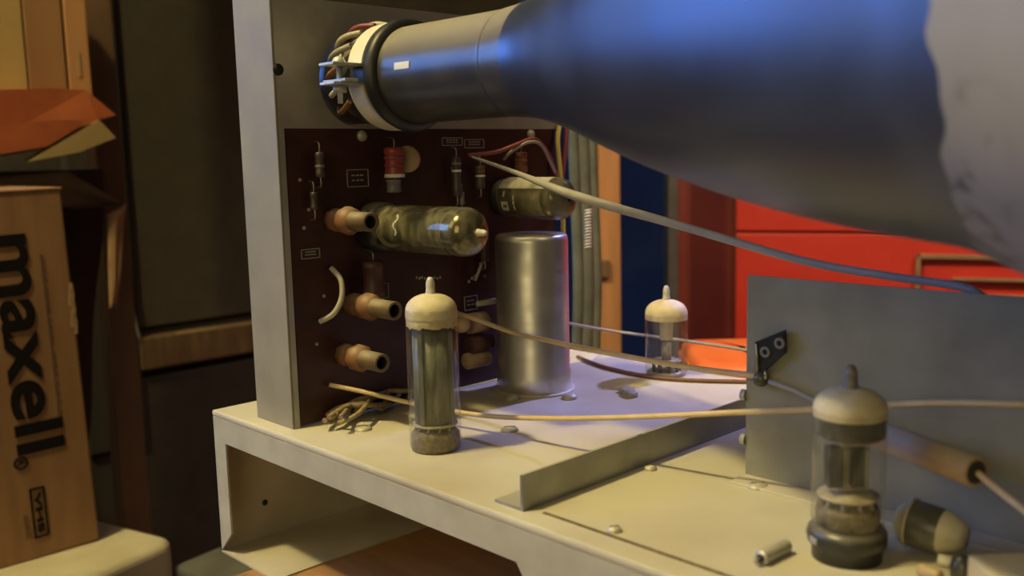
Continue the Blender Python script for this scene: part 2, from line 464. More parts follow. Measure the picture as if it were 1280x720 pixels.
for (x, y) in ((586, 352), (590, 348), (594, 345), (375, 225), (386, 262), (380, 285), (405, 370), (410, 395), (396, 430), (565, 210), (606, 345), (600, 330)):
    MB().lathe([(.0009, 0), (.0009, .0003), (0, .0003)], frame_to(on(x, y), (1, 0, 0)), 10).build('solder_pad', 'print', cb)

def vert_comp(name, px, y0, y1, wpx, mtl, off, bands=(), leads=True, label=None):
    # axial part standing along the board, leads into the board at both ends
    a, b = on(px, y0, off), on(px, y1, off)
    b = Vector((a.x, a.y, b.z)); dist = (a - CC).dot(CF)
    r = wpx / 2 * dist / FPX; L = a.z - b.z
    M = Matrix.Translation(b)
    o = MB().lathe([(0, 0), (r * .8, 0), (r, L * .06), (r, L * .2), (r * .92, L * .25), (r * .92, L * .75), (r, L * .8), (r, L * .94), (r * .8, L), (0, L)], M, 20).build(name, mtl, cb)
    for (t0, t1, bm_) in bands:
        MB().lathe([(r * 1.02, L * t0), (r * 1.04, L * (t0 + .01)), (r * 1.04, L * (t1 - .01)), (r * 1.02, L * t1)], M, 20).build('band', bm_, o)
    if leads:
        for (p, s_) in ((a, 1), (b, -1)):
            q = p + Vector((0, 0, s_ * .004))
            MB().tube([p - Vector((0, 0, s_ * .001)), q, q + Vector((-(off + .000), 0, s_ * .001))], .0004, 6, 4).build('lead', 'pin', o)
    if label: lab(o, label)
    return o
vert_comp('resistor', 492, 184, 222, 25, 'res_red', .008, ((.0, .12, 'band_white'), (.35, .45, 'wire_maroon'), (.6, .7, 'wire_maroon')), label='red banded resistor with a white ring at the foot')
vert_comp('coil_can', 492, 224, 241, 19, 'res_grey', .008, leads=False)
dp = on(509, 199, .008)
MB().lathe([(0, -.0012), (.0052, -.0012), (.0066, -.0006), (.0066, .0006), (.0052, .0012), (0, .0012)], frame_to(dp, (.75, -.35, 0)), 24).build('disc_capacitor', 'disc_cream', cb)
vert_comp('resistor', 570, 196, 246, 12, 'res_dark', .005, ((.62, .68, 'band_white'), (.8, .86, 'res_grey')))
vert_comp('resistor', 600, 206, 236, 12, 'res_dark', .005, ((.5, .58, 'band_white'), (.68, .78, 'former'), (.85, .93, 'former')))
vert_comp('resistor', 651, 190, 216, 16, 'res_brown', .006, ((.2, .32, 'former'), (.55, .66, 'former')))
vert_comp('resistor', 399, 190, 222, 12, 'res_dark', .005, ((.4, .5, 'res_grey'),))
vert_comp('resistor', 577, 240, 256, 7, 'res_grey', .004)
vert_comp('capacitor', 466, 326, 372, 28, 'cap_brown', .008, label='dark brown tubular capacitor below the glass valve')
vert_comp('resistor', 392, 240, 262, 10, 'res_dark', .004)
vert_comp('resistor', 605, 296, 326, 12, 'cap_brown', .006)
# components lying along the board, right of the front tube
for (x0, y0, x1, y1, r, mm_) in ((585, 405, 606, 401, .0055, 'tubular'), (586, 432, 612, 426, .0052, 'cap_brown'), (582, 452, 610, 447, .0045, 'tubular'), (596, 380, 622, 377, .0016, 'wire_white'), (520, 300, 560, 322, .004, 'cap_brown'), (586, 277, 602, 273, .004, 'cap_brown')):
    a, b = on(x0, y0, .008), on(x1, y1, .008); b.z = a.z
    L = (b - a).length
    MB().lathe([(0, 0), (r * .8, 0), (r, L * .05), (r, L * .95), (r * .8, L), (0, L)], frame_to(a, b - a), 20).build('capacitor', mm_, cb)
p = on(577, 405, .014)
MB().lathe([(0, -.0045), (.003, -.004), (.0046, -.001), (.0046, .001), (.003, .004), (0, .0045)], frame_to(p, (1, -.2, .1)), 20).build('disc_capacitor', 'disc_cream', cb)
# three brown coil formers sticking out of the board
def former(px, py, qx, qy):
    a = on(px, py)
    L = .022
    for _ in range(6):   # length so that the mouth reaches the pixel qx
        e = a + Vector((L, 0, 0)); v = e - CC; xx = 640 + FPX * v.dot(CR) / v.dot(CF); L *= (qx - px) / max(xx - px, 1)
    s = .0050
    o = MB().lathe([(0, 0), (s * 1.15, 0), (s * 1.15, L * .16), (s * .95, L * .2), (s * .95, L * .3), (s * 1.35, L * .34), (s * 1.35, L * .48), (s * .95, L * .55)], frame_to(a, (1, 0, 0)), 8).build('coil_former', 'former', cb)
    MB().lathe([(s * .90, L * .5), (s * .88, L), (s * .62, L), (s * .60, L * .6), (0, L * .6)], frame_to(a, (1, 0, 0)), 24).build('sleeve', 'former_tip', o)
    MB().lathe([(s * .58, L * .98), (s * .58, L * .7), (0, L * .7)], frame_to(a, (1, 0, 0)), 20).build('bore', 'hole', o)
former(417, 275, 464, 280); former(440, 380, 494, 387); former(430, 443, 478, 449)
# loose wires soldered to the board
MB().tube([on(414, 335, .002), on(426, 350, .008), on(427, 372, .010), on(417, 392, .008), on(400, 402, .002)], .0013, 10).build('jumper_wire', 'wire_white', cb)
MB().tube([on(462, 262, .002), on(450, 270, .008), on(449, 282, .008), on(454, 292, .002)], .0012, 8).build('jumper_wire', 'wire_grey', cb)
MB().tube([on(606, 322, .002), on(600, 335, .006), on(594, 350, .002)], .0008, 8).build('jumper_wire', 'wire_white', cb)

# tangle of dusty thread at the board's foot
tw = MB()
for k in range(6):
    pts = []
    for i in range(9):
        t = i / 8
        q = atz(392 + 95 * t, 522 - 34 * t + 5 * math.sin(7 * t + k), 1.003)
        pts.append(Vector((q.x + .016 + .006 * math.sin(k * 2.1 + 5 * t), q.y + .002 * math.cos(k + 6 * t), 1.0025 + .006 * abs(math.sin(k * 1.3 + 4 * t)))))
    tw.tube(pts, .0013, 6, 4)
o = tw.build('thread_tangle', 'thread', base=atz(430, 505, 1.0)); tag(o, 'tangle of dusty brown thread lying at the foot of the circuit board', 'thread')

# ================================================================== valves
def getter_cap(M, R, z0, z1, zt, mtl, parent, name='getter_dome', jagamp=.0):
    sh = [(R * .985, z0), (R * .985, z1)]
    for k in range(1, 9):
        t = k / 8 * PI / 2
        sh.append((R * .985 * (math.cos(t) * .62 + .38 * (1 - (k / 8) ** 2.2)) if k < 8 else R * .12, z1 + (zt - z1) * math.sin(t)))
    rnd = [random.random() for _ in range(48)]
    return MB().lathe(sh, M, 48, (lambda i: -jagamp * rnd[i] - jagamp * .25 * math.sin(i * .4)) if jagamp else None).build(name, mtl, parent)
def nipple(M, z0, z1, r, mtl, parent):
    h = z1 - z0
    return MB().lathe([(r * 1.35, z0 - h * .15), (r * 1.1, z0 + h * .12), (r * .95, z0 + h * .35), (r * 1.02, z0 + h * .5), (r * .9, z0 + h * .75), (r * .55, z0 + h * .95), (0, z1)], M, 20).build('exhaust_tip', mtl, parent)
def envelope(M, R, z0, z1, zt, mtl, parent):
    pr = [(R * .90, z0), (R, z0 + .002), (R, z1)]
    for k in range(1, 9):
        t = k / 8 * PI / 2
        pr.append((R * (math.cos(t) * .62 + .38 * (1 - (k / 8) ** 2.2)) if k < 8 else R * .12, z1 + (zt - z1) * math.sin(t)))
    return MB().lathe(pr, M, 48).build('glass_envelope', mtl, parent)
def pins(M, R, z0, z1, parent, n=9):
    for k in range(n):
        t = 2 * PI * k / n + .3
        MB().lathe([(0, z0), (.0006, z0), (.0006, z1), (0, z1)], M @ Matrix.Translation((R * math.cos(t), R * math.sin(t), 0)), 8).build('pin', 'pin', parent)

# tall front valve
p1 = atz(545, 560); R = .0112
v = thing('vacuum_tube', 'tall glass valve with frosted cream dome and dark full-height anode at deck front edge', 'vacuum tube', p1, 'valves standing on the chassis deck')
M = Matrix.Translation(p1)
envelope(M, R, .0, .060, .0672, 'glass', v)
lab(getter_cap(M, R * 1.006, .0580, .0605, .0680, 'cream', v, jagamp=.0007), 'frosted cream dome')
getter_cap(M, R * .985, .0548, .0605, .0672, 'creamdark', v, name='getter_fringe', jagamp=.0014)
nipple(M, .0675, .0750, .0019, 'tip_white', v)
an = MB()
an.lathe([(0, .0125), (.0087, .0125), (.0087, .0520), (0, .0520)], M, 40)
for k in range(4): an.box((-.0012, .0084, .0125), (.0012, .0096, .052), .0002, M @ Matrix.Rotation(k * PI / 2 + .3, 4, 'Z'))
an.build('anode', 'anode', v)
MB().lathe([(0, .0110), (.0098, .0110), (.0098, .0118), (0, .0118)], M, 40).build('mica_disc', 'mica', v)
MB().lathe([(0, .0003), (.0104, .0003), (.0108, .003), (.0105, .0072), (.0088, .0090), (0, .0090)], M, 40).build('stem', 'tubebase', v)
for k in range(10):
    t = k * 2 * PI / 10
    MB().tube([p1 + Vector((.0085 * math.cos(t), .0085 * math.sin(t), .006)), p1 + Vector((.0075 * math.cos(t + .3), .0075 * math.sin(t + .3), .0115))], .0006, 6).build('support_wire', 'electrode', v)

# rear valve
p2 = atz(833, 467.5); R = .0119
v = thing('vacuum_tube', 'small clear glass valve with plain cream dome at the far edge of the deck', 'vacuum tube', p2, 'valves standing on the chassis deck')
M = Matrix.Translation(p2)
envelope(M, R, .0, .0345, .0425, 'glass_clear', v)
lab(getter_cap(M, R * 1.012, .0318, .0352, .0430, 'cream', v), 'smooth cream dome')
nipple(M, .0428, .0510, .0019, 'tip_white', v)
lab(MB().lathe([(.0040, .0325), (.0036, .0200), (0, .0195)], M, 24).build('getter_cup', 'cream', v), 'cream tapered cylinder inside')
MB().lathe([(0, .0085), (.0028, .0085), (.0028, .0195), (0, .0195)], M, 20).build('anode', 'electrode', v)
MB().lathe([(0, .0078), (.0085, .0078), (.0085, .0084), (0, .0084)], M, 30).build('mica_disc', 'mica', v)
MB().lathe([(0, .0002), (.0108, .0002), (.0108, .0020), (0, .0022)], M, 30).build('stem', 'electrode', v)
for k in range(9):
    t = 2 * PI * k / 9
    q = p2 + Vector((.0075 * math.cos(t), .0075 * math.sin(t), 0))
    MB().tube([q + Vector((0, 0, .002)), q + Vector((0, 0, .0085))], .0009, 8).build('pin', 'anode_dark', v)

# right front valve in a black socket
p3 = atz(1058, 695); R = .0108
v = thing('vacuum_tube', 'squat glass valve with cream dome in a black socket before the shield plate', 'vacuum tube', p3, 'valves standing on the chassis deck')
M = Matrix.Translation(p3)
sk = MB().lathe([(0, 0), (.0104, 0), (.0104, .0040), (.0118, .0052), (.0118, .0085), (.0110, .0098), (.0098, .0104), (0, .0104)], M, 40).build('socket', 'black_plastic', v)
for k in range(5):
    t = -PI / 2 + .75 + (k - 2) * .8
    MB().box((-.0018, .0112, .0056), (.0018, .0121, .0076), .0003, M @ Matrix.Rotation(t + PI / 2 + .3, 4, 'Z')).build('socket_lug', 'wire_grey', sk)
envelope(M, R, .0102, .0465, .0530, 'glass_clear', v)
lab(getter_cap(M, R * 1.012, .0448, .0472, .0535, 'cream', v), 'dusty cream dome')
lab(MB().lathe([(R * .975, .0455), (R * .975, .0392)], M, 40, lambda i: 0).build('getter_band', 'getter_black', v), 'black getter band under the dome')
nipple(M, .0530, .0605, .0021, 'tip_dark', v)
MB().lathe([(0, .0378), (.0092, .0378), (.0092, .0384), (0, .0384)], M, 36).build('mica_disc', 'mica', v)
MB().lathe([(0, .0195), (.0092, .0195), (.0092, .0201), (0, .0201)], M, 36).build('mica_disc', 'mica', v)
Mr = M @ Matrix.Rotation(yaw * -1 + .2, 4, 'Z')
Mr = M @ Matrix.Rotation(.82, 4, 'Z')
MB().box((-.0066, -.002, .0225), (-.0022, .003, .0350), .0004, Mr).build('anode', 'anode_dark', v)
MB().box((.0006, -.002, .0225), (.0044, .003, .0352), .0004, Mr).build('anode', 'anode_dark', v)
MB().box((-.0024, .0005, .0203), (.0068, .004, .0340), .0006, Mr).build('shield_can', 'electrode', v)
MB().lathe([(0, .0108), (.0092, .0108), (.0096, .0150), (.0090, .0166), (0, .0170)], M, 36).build('stem', 'tubebase', v)
for k in range(9):
    t = 2 * PI * k / 9 + .1
    MB().tube([p3 + Vector((.0078 * math.cos(t), .0078 * math.sin(t), .0160)), p3 + Vector((.0066 * math.cos(t), .0066 * math.sin(t), .0196))], .0007, 6).build('pin', 'electrode', v)

# two valves plugged into the board, lying level
def length_to(a, px):
    L = .04
    for _ in range(8):
        e = a + Vector((L, 0, 0)); w = e - CC; xx = 640 + FPX * w.dot(CR) / w.dot(CF)
        w0 = a - CC; x0 = 640 + FPX * w0.dot(CR) / w0.dot(CF); L *= (px - x0) / (xx - x0)
    return L
a = atx(468, 283, PX + .0004); R = .0110; L = length_to(a, 598)
v = thing('vacuum_tube', 'level glass valve with olive sides and silvered tip plugged into middle of the board', 'vacuum tube', a, 'valves plugged into the circuit board')
M = frame_to(a, (1, 0, 0))
MB().lathe([(0, 0), (.0118, 0), (.0122, .002), (.0122, .009), (.0108, .0115), (.0098, .0115), (.0098, .006), (0, .006)], M, 36).build('socket', 'black_plastic', v)
envelope(M, R, .0100, L - .008, L, 'glass_olive', v)
lab(getter_cap(M, R * .99, L - .0135, L - .008, L - .0003, 'getter_silver', v), 'silvered getter dome')
nipple(M, L - .0005, L + .0055, .0015, 'tip_white', v)
MB().lathe([(0, .016), (.0080, .016), (.0080, L - .016), (0, L - .016)], M, 36).build('anode', 'anode_dim', v)
MB().lathe([(0, .0145), (.0096, .0145), (.0096, .0150), (0, .0150)], M, 36).build('mica_disc', 'mica', v)
MB().lathe([(0, L - .0155), (.0096, L - .0155), (.0096, L - .0150), (0, L - .0150)], M, 36).build('mica_disc', 'mica', v)
# worn white type mark on the glass: strokes only
m = MB()
for k in range(10):
    t = 2.5 + k * .09
    m.box((R * 1.004, -.0006, .030 + .0012 * math.sin(k)), (R * 1.012, .0006, .0312 + .0012 * math.sin(k)), 0, M @ Matrix.Rotation(t, 4, 'Z'))
m.build('worn_print', 'tip_white', v)

b_ = atx(628, 247, PX + .0004); R = .0112; L = length_to(b_, 712)
v = thing('vacuum_tube', 'level glass valve with dusty top and white printing at the right end of the board', 'vacuum tube', b_, 'valves plugged into the circuit board')
M = frame_to(b_, (1, 0, 0))
MB().lathe([(0, 0), (.0100, 0), (.0104, .002), (.0104, .0055), (.0100, .0064), (.0094, .0064), (.0094, .004), (0, .004)], M, 36).build('socket', 'black_plastic', v)
envelope(M, R, .0065, L - .008, L, 'glass_olive', v)
MB().lathe([(0, .0078), (.0092, .0078), (.0092, L - .014), (0, L - .014)], M, 36).build('anode', 'electrode', v)
lab(getter_cap(M, R * .985, L - .011, L - .008, L - .0003, 'getter_black', v), 'dark mirrored getter dome')
# settled dust along the top of the glass, and print strokes
ds = MB()
rows = []
for i in range(15):
    t = PI / 2 * 0 + (-1.05 + 2.1 * i / 14)
    row = []
    for k in range(9):
        h = .0075 + (L - .0085 - .0075) * k / 8
        q = M @ Vector((0, 0, h)); row.append(ds.bm.verts.new(q + Vector((0, math.sin(t), math.cos(t))) * (R * 1.012)))
    rows.append(row)
for r1_, r2_ in zip(rows, rows[1:]):
    for k in range(8):
        f = ds.bm.faces.new((r1_[k], r1_[k + 1], r2_[k + 1], r2_[k])); f.smooth = True
ds.build('dust_layer', 'pale_dust', v)
m = MB()
for (h0, h1, t0, t1) in ((.0105, .0155, -2.15, -2.0), (.0105, .0155, -1.85, -1.7), (.0105, .0115, -2.15, -1.7), (.0145, .0155, -2.15, -1.7), (.012, .013, -1.45, -1.2), (.0195, .0205, -2.1, -1.9), (.0195, .0205, -1.85, -1.65), (.0195, .0205, -1.6, -1.4)):
    n_ = max(2, int((t1 - t0) / .06))
    for k in range(n_):
        ta = t0 + (t1 - t0) * (k + .5) / n_; q = M @ Vector((0, 0, (h0 + h1) / 2))
        c_ = q + Vector((0, math.sin(ta), math.cos(ta))) * (R * 1.006)
        m.box((-(h1 - h0) / 2, -(t1 - t0) / n_ * R * .55, -.0001), ((h1 - h0) / 2, (t1 - t0) / n_ * R * .55, .0001), 0,
              Matrix.Translation(c_) @ Matrix.Rotation(-ta, 4, 'X'))
m.build('worn_print', 'tip_white', v)

# ================================================================== electrolytic can on the deck
pc = atz(668, 485.5); R = .0201
cn = thing('capacitor_can', 'tall plain aluminium capacitor can standing behind the tall front valve', 'capacitor can', pc)
M = Matrix.Translation(pc)
MB().lathe([(0, .0005), (R * .97, .0005), (R, .0015), (R, .0098), (R * .985, .0106), (R * .985, .0112), (R * .965, .0120), (R * .965, .0805), (R * .94, .0830), (R * .88, .0839), (0, .0841)], M, 72).build('can', 'can_alu', cn)
MB().lathe([(R * 1.10, 0), (R * 1.12, .0006), (R * 1.02, .0012), (R * .98, .0012)], M, 48).build('base_ring', 'deck', cn)
for q in ((640, 499), (712, 498)):
    pp = atz(*q); MB().lathe([(.0042, 0), (.0042, .001), (.0025, .0024), (0, .0028)], Matrix.Translation(pp), 14).build('solder_tab', 'screw', cn)

# ================================================================== angle bracket across the deck
ab = MB()
prof = [(-.2496, 1.0), (-.2350, 1.0), (-.2350, 1.0134), (-.2362, 1.0134), (-.2362, 1.0012), (-.2496, 1.0012)]
ab.prism([(x, .2290, z) for x, z in prof], (0, .222, 0))
br = thing('angle_bracket', 'low L-section metal strip screwed across the chassis deck', 'bracket', (-.242, .24, 1.0))
ab.build('angle_strip', 'angle', br)
sp_ = atz(646, 626, 1.0012)
MB().lathe([(.0036, 0), (.0036, .0008), (.002, .0018), (0, .002)], Matrix.Translation((-.2428, .2420, 1.0012)), 18).build('screw', 'screw', br)

# ================================================================== shield plate on the right
sh = thing('shield_plate', 'upright grey sheet metal plate on the right of the deck', 'shield plate', (-.1, .314, 1.0))
MB().box((-.1985, .3140, 1.0), (.15, .3152, 1.0785), .0003).build('plate', 'shield', sh)
MB().box((-.1985, .3030, 1.0), (.15, .3140, 1.0010), .0003).build('foot_flange', 'deck', sh)
for q in ((929, 548), (930, 493)):
    p = aty(*q, .315); MB().lathe([(.0022, 0), (.0022, .002), (0, .003)], frame_to(Vector((-.1985, .3146, p.z)), (-1, 0, 0)), 12).build('edge_tab', 'screw', sh)
# black tag strip fixed near the plate's left edge
tg = thing('tag_strip', 'small black terminal strip fixed to the left edge of the shield plate', 'terminal strip', aty(950, 470, .314))
a0, a1, a2, a3 = aty(947, 427, .3128), aty(983, 412, .3128), aty(984, 440, .3128), aty(948, 471, .3128)
MB().prism([a0, a1, a2, a3], (0, -.0022, 0)).build('strip_body', 'black_plastic', tg)
for q in ((957, 440), (975, 429)):
    p = aty(*q, .3106); MB().lathe([(.0011, 0), (.0021, 0), (.0021, .0006), (.0011, .0006), (.0011, 0)], frame_to(p, (0, -1, 0)), 18).build('eyelet', 'res_grey', tg)
p = aty(951, 474, .311)
MB().lathe([(0, -.0028), (.0024, -.0022), (.003, 0), (.0024, .0022), (0, .0028)], frame_to(p, (.4, -1, 0)), 16).build('solder_lug', 'getter_black', tg)
q0 = aty(941, 428, .3128)
MB().tube([aty(947, 470, .311), aty(946, 450, .310), aty(945, 429, .311)], .0007, 8).build('terminal', 'pin', tg)
MB().tube([aty(957, 463, .309), aty(957, 474, .309)], .0007, 8).build('terminal', 'pin', tg)

# ================================================================== picture tube
KX = [(-.376, .0150), (-.373, .0195), (-.368, .0212), (-.29, .0212), (-.28, .0216), (-.27, .0225), (-.262, .0240), (-.25, .0273), (-.24, .0306), (-.22, .0377), (-.2, .0440), (-.18, .0493), (-.16, .0540), (-.14, .0577), (-.12, .0606), (-.10, .0626), (-.09, .0638), (-.08, .0667), (-.07, .0708), (-.06, .0752), (-.05, .0785), (-.035, .0815), (-.015, .0825), (.005, .0812), (.012, .0780), (.014, .0700)]
def radius(x):
    for (xa, ra), (xb, rb) in zip(KX, KX[1:]):
        if xa <= x <= xb:
            t = (x - xa) / (xb - xa); return ra + (rb - ra) * t
    return KX[-1][1]
def kn(x):
    t = min(max((x + .26) / .18, 0), 1); return 1 + .35 * t, 2 + .9 * t
def ring(x, r, seg=96):
    k, n = kn(x); pts = []
    for i in range(seg):
        t = 2 * PI * i / seg; c, s_ = math.cos(t), math.sin(t)
        q = (abs(c) ** n + abs(s_) ** n) ** (-1 / n)
        pts.append(Vector((x, NY + c * q * r * k, NZ + s_ * q * r)))
    return pts
def loft(mb, rings, cap0=True, cap1=True):
    L = [mb.verts(r) for r in rings]; n = len(L[0])
    for a, b in zip(L, L[1:]):
        for i in range(n):
            f = mb.bm.faces.new((a[i], a[(i + 1) % n], b[(i + 1) % n], b[i])); f.smooth = True
    if cap0: mb.bm.faces.new(L[0])
    if cap1: mb.bm.faces.new(L[-1])
    return mb
crt = thing('picture_tube', 'large dark coated picture tube hanging over the chassis, neck clamped to upright plate', 'picture tube', (-.2, NY, NZ))
# coating edge: ragged, further forward towards the underside
def edge_x(p):
    # x of the coating edge at this height around the bulb
    dz = p.z - NZ
    t = math.atan2(p.y - NY, p.z - NZ)
    e = EDGE0 + EDGE1 * min(dz, .06) / .06
    return e + .0012 * math.sin(9 * t) + .0009 * math.sin(23 * t + 1) + .0006 * math.sin(51 * t)
EDGE0, EDGE1 = -.0785, -.001
def smoothx(xs):
    # resample the profile finely with Catmull-Rom
    out = []
    for i in range(len(xs) - 1):
        a, b, c, d_ = xs[max(i - 1, 0)], xs[i], xs[i + 1], xs[min(i + 2, len(xs) - 1)]
        for k in range(5):
            t = k / 5
            f = lambda q: .5 * (2 * b[q] + (c[q] - a[q]) * t + (2 * a[q] - 5 * b[q] + 4 * c[q] - d_[q]) * t * t + (3 * b[q] - a[q] - 3 * c[q] + d_[q]) * t ** 3)
            out.append((f(0), f(1)))
    out.append(xs[-1]); return out
PR = smoothx(KX)
def rad2(x):
    if x <= PR[0][0]: return PR[0][1]
    for (xa, ra), (xb, rb) in zip(PR, PR[1:]):
        if xa <= x <= xb and xb > xa: return ra + (rb - ra) * (x - xa) / (xb - xa)
    return PR[-1][1]
NECK_END = -.268
neck = MB(); loft(neck, [ring(x, r) for x, r in PR if x <= NECK_END + 1e-6] + [ring(NECK_END, rad2(NECK_END))], True, False)
def crt_edge_ring(off=0.):
    base = ring(-.085, rad2(-.085), 192); pts = []
    for p in base:
        x = edge_x(p) + off; n_ = 192
        pts.append(x)
    return pts
SEG = 192
ex = crt_edge_ring()
def warped(x0, x1, steps, first=None, last=None):
    # rings between two x positions; 'first'/'last' lists give a per-vertex x
    R_ = []
    for s_ in range(steps + 1):
        t = s_ / steps; row = []
        for i in range(SEG):
            xa = first[i] if first else x0; xb = last[i] if last else x1
            x = xa + (xb - xa) * t
            r = rad2(x); k, n = kn(x); a_ = 2 * PI * i / SEG; c, sn = math.cos(a_), math.sin(a_)
            q = (abs(c) ** n + abs(sn) ** n) ** (-1 / n)
            row.append(Vector((x, NY + c * q * r * k, NZ + sn * q * r)))
        R_.append(row)
    return R_
bell = MB(); loft(bell, warped(NECK_END, 0, 48, None, ex), False, False)
rim = MB(); loft(rim, warped(0, .014, 30, ex, None), False, False)
# curved face closing the front
fc = MB()
R_ = []
for k in range(10):
    t = k / 9; x = .014 + .018 * t * (2 - t) * 1; s_ = 1 - t ** 1.6 * .995
    R_.append([Vector((x, NY + (p.y - NY) * s_, NZ + (p.z - NZ) * s_)) for p in warped(.0139, .014, 1)[1]])
loft(fc, R_, False, True)
neck_o = lab(neck.build('neck', 'neck_glass', crt), 'dark glass neck dusty along the top')
lab(bell.build('bell', 'crt_coat', crt), 'glossy blue-black coated bell')
lab(rim.build('bare_rim', 'crt_rim', crt), 'bare dusty grey glass edge with flaked coating')
fc.build('face', 'screen_glass', crt)
# small paper sticker and dusty smear on the neck
def neck_patch(x0, x1, t0, t1, mtl, name, r=1.012):
    m = MB(); rows = []
    for i in range(9):
        t = t0 + (t1 - t0) * i / 8
        rows.append([m.bm.verts.new(Vector((x, NY + math.sin(t) * rad2(x) * r, NZ + math.cos(t) * rad2(x) * r))) for x in (x0, (x0 + x1) / 2, x1)])
    for a_, b2 in zip(rows, rows[1:]):
        for k in range(2):
            f = m.bm.faces.new((a_[k], a_[k + 1], b2[k + 1], b2[k])); f.smooth = True
    return m.build(name, mtl, neck_o)
neck_patch(-.3330, -.3230, -1.56, -1.42, 'band_white', 'paper_label')

# neck clamp: rubber ring, white band, two lugs and a bolt
cl = thing('neck_clamp', 'white band clamp with bolt around the neck of the picture tube', 'clamp', (-.365, NY, NZ - .03))
CS = .0095
Mx = frame_to((CS, NY, NZ), (1, 0, 0))
MB().lathe([(.0214, -.362), (.0240, -.3615), (.0252, -.3585), (.0240, -.3555), (.0215, -.355)], Mx, 72).build('rubber_ring', 'rubber', cl)
# open band: a gap where the lugs meet on the near side
bd = MB(); rows = []
NB = 72
for i in range(NB + 1):
    t = -PI / 2 + .17 + (2 * PI - .34) * i / NB     # angle from +z towards +y; the gap faces -y
    u = Vector((0, math.sin(t), math.cos(t)))
    rows.append(bd.verts([Vector((x + CS, NY, NZ)) + u * r for x, r in ((-.3735, .0216), (-.3735, .0240), (-.3625, .0244), (-.3625, .0216))]))
for a_, b2 in zip(rows, rows[1:]):
    for k in range(4):
        f = bd.bm.faces.new((a_[k], a_[(k + 1) % 4], b2[(k + 1) % 4], b2[k])); f.smooth = False
bd.build('band', 'band_white', cl)
t = .17
for s_ in (1, -1):
    z = NZ + .0041 * s_
    MB().box((-.3735 + CS, NY - .0385, z - .0006), (-.3625 + CS, NY - .0215, z + .0006), .0003).build('lug', 'bolt', cl)
MB().box((-.3770 + CS, NY - .0345, NZ - .0035), (-.3600 + CS, NY - .0275, NZ - .0022), .0003).build('lock_plate', 'bolt', cl)
bx, by = -.3685 + CS, NY - .0315
MB().lathe([(0, NZ - .0125), (.0012, NZ - .0125), (.0012, NZ + .0045), (0, NZ + .0045)], Matrix.Translation((bx, by, 0)), 14).build('bolt_shank', 'bolt', cl)
MB().lathe([(.0030, NZ + .0047), (.0030, NZ + .0056), (.0022, NZ + .0070), (.0008, NZ + .0077), (0, NZ + .0078)], Matrix.Translation((bx, by, 0)), 20).build('bolt_head', 'bolt', cl)
MB().lathe([(0, NZ - .0078), (.0030, NZ - .0078), (.0030, NZ - .0048), (0, NZ - .0048)], Matrix.Translation((bx, by, 0)), 6).build('nut', 'bolt', cl)

# neck socket with its fan of wires, inside the plate's hole
so = thing('tube_socket', 'dark socket with brown and white wires behind the neck clamp', 'socket', (-.386, NY, NZ - .02))
MB().lathe([(0, -.402), (.0190, -.402), (.0200, -.400), (.0200, -.3800), (.0185, -.3780), (.0150, -.3775), (0, -.3775)], frame_to((0, NY, NZ), (1, 0, 0)), 48).build('socket_body', 'black_plastic', so)
for k in range(9):
    t = -2.3 + k * .36
    u = Vector((0, math.sin(t), math.cos(t))); w = Vector((0, math.cos(t), -math.sin(t)))
    b0 = Vector((0, NY, NZ))
    pts = [b0 + u * .0185 + Vector((-.386, 0, 0)), b0 + u * .0236 + w * .001 + Vector((-.379, 0, 0)), b0 + u * .0248 + w * .003 + Vector((-.373, 0, 0)), b0 + u * .0230 + w * .006 + Vector((-.3665, 0, 0))]
    MB().tube(pts, .0014, 8).build('socket_wire', ('wire_brown', 'wire_white', 'wire_brown', 'wire_grey', 'wire_white', 'wire_maroon', 'wire_white', 'wire_brown', 'wire_maroon')[k], so)

# ================================================================== long wires
def wire(name, label, pts, r, mtl, group=None, seg=10):
    o = MB().tube(pts, r, seg, 8).build(name, mtl, base=pts[0]); return tag(o, label, 'wire', group)
wire('wire', 'cream wire sloping from the board past the can to the black terminal strip',
     [on(560, 388, .004), on(592, 398, .028), aty(650, 418, .336), aty(760, 441, .332), aty(860, 459, .324), aty(945, 470, .3098)], .0012, 'wire_cream')
wire('wire', 'long cream wire running level across the deck and on past the shield plate',
     [on(412, 481, .002), aty(460, 491, .262), aty(520, 505, .276), aty(600, 519, .285), aty(690, 523, .289), aty(800, 521, .292), aty(930, 515, .2965), aty(1050, 510, .300), aty(1160, 504, .301), aty(1285, 506, .302)], .0011, 'wire_cream')
wire('wire', 'thin grey wire passing behind the rear glass valve',
     [atx(700, 402, -.380), aty(760, 413, .466), aty(850, 425, .468), aty(940, 439, .462), aty(1000, 450, .452)], .0009, 'wire_grey')
wire('wire', 'thin brown wire lying on the deck in front of the rear glass valve',
     [atz(722, 446, 1.0012), atz(760, 460, 1.0012), atz(830, 473, 1.0012), atz(932, 477, 1.0012), atz(1000, 476, 1.0012)], .0011, 'wire_brown')
wire('anode_cable', 'thick grey cable sweeping from the board under the picture tube to the shield plate',
     [on(590, 196, .012), aty(640, 214, .343), aty(720, 245, .336), aty(850, 282, .335), aty(1000, 325, .333), aty(1110, 345, .330), aty(1200, 358, .327), aty(1230, 372, .326)],
     [.0006, .0012, .0023, .0018, .0016, .0015, .0015, .0015], 'cable_grey', seg=14)
wire('lead_wire', 'thin brown twisted wire arching from the board over the dusty level valve',
     [on(585, 194, .004), on(620, 190, .012), on(645, 181, .016), on(668, 174, .016), on(684, 190, .014), on(694, 216, .010), on(700, 240, .004)], .0011, 'wire_maroon')
wire('lead_wire', 'thin white wire looping beside the twisted brown one above the dusty valve',
     [on(630, 199, .004), on(640, 189, .014), on(660, 178, .018), on(676, 181, .018), on(688, 203, .014), on(697, 222, .008)], .0009, 'wire_grey')
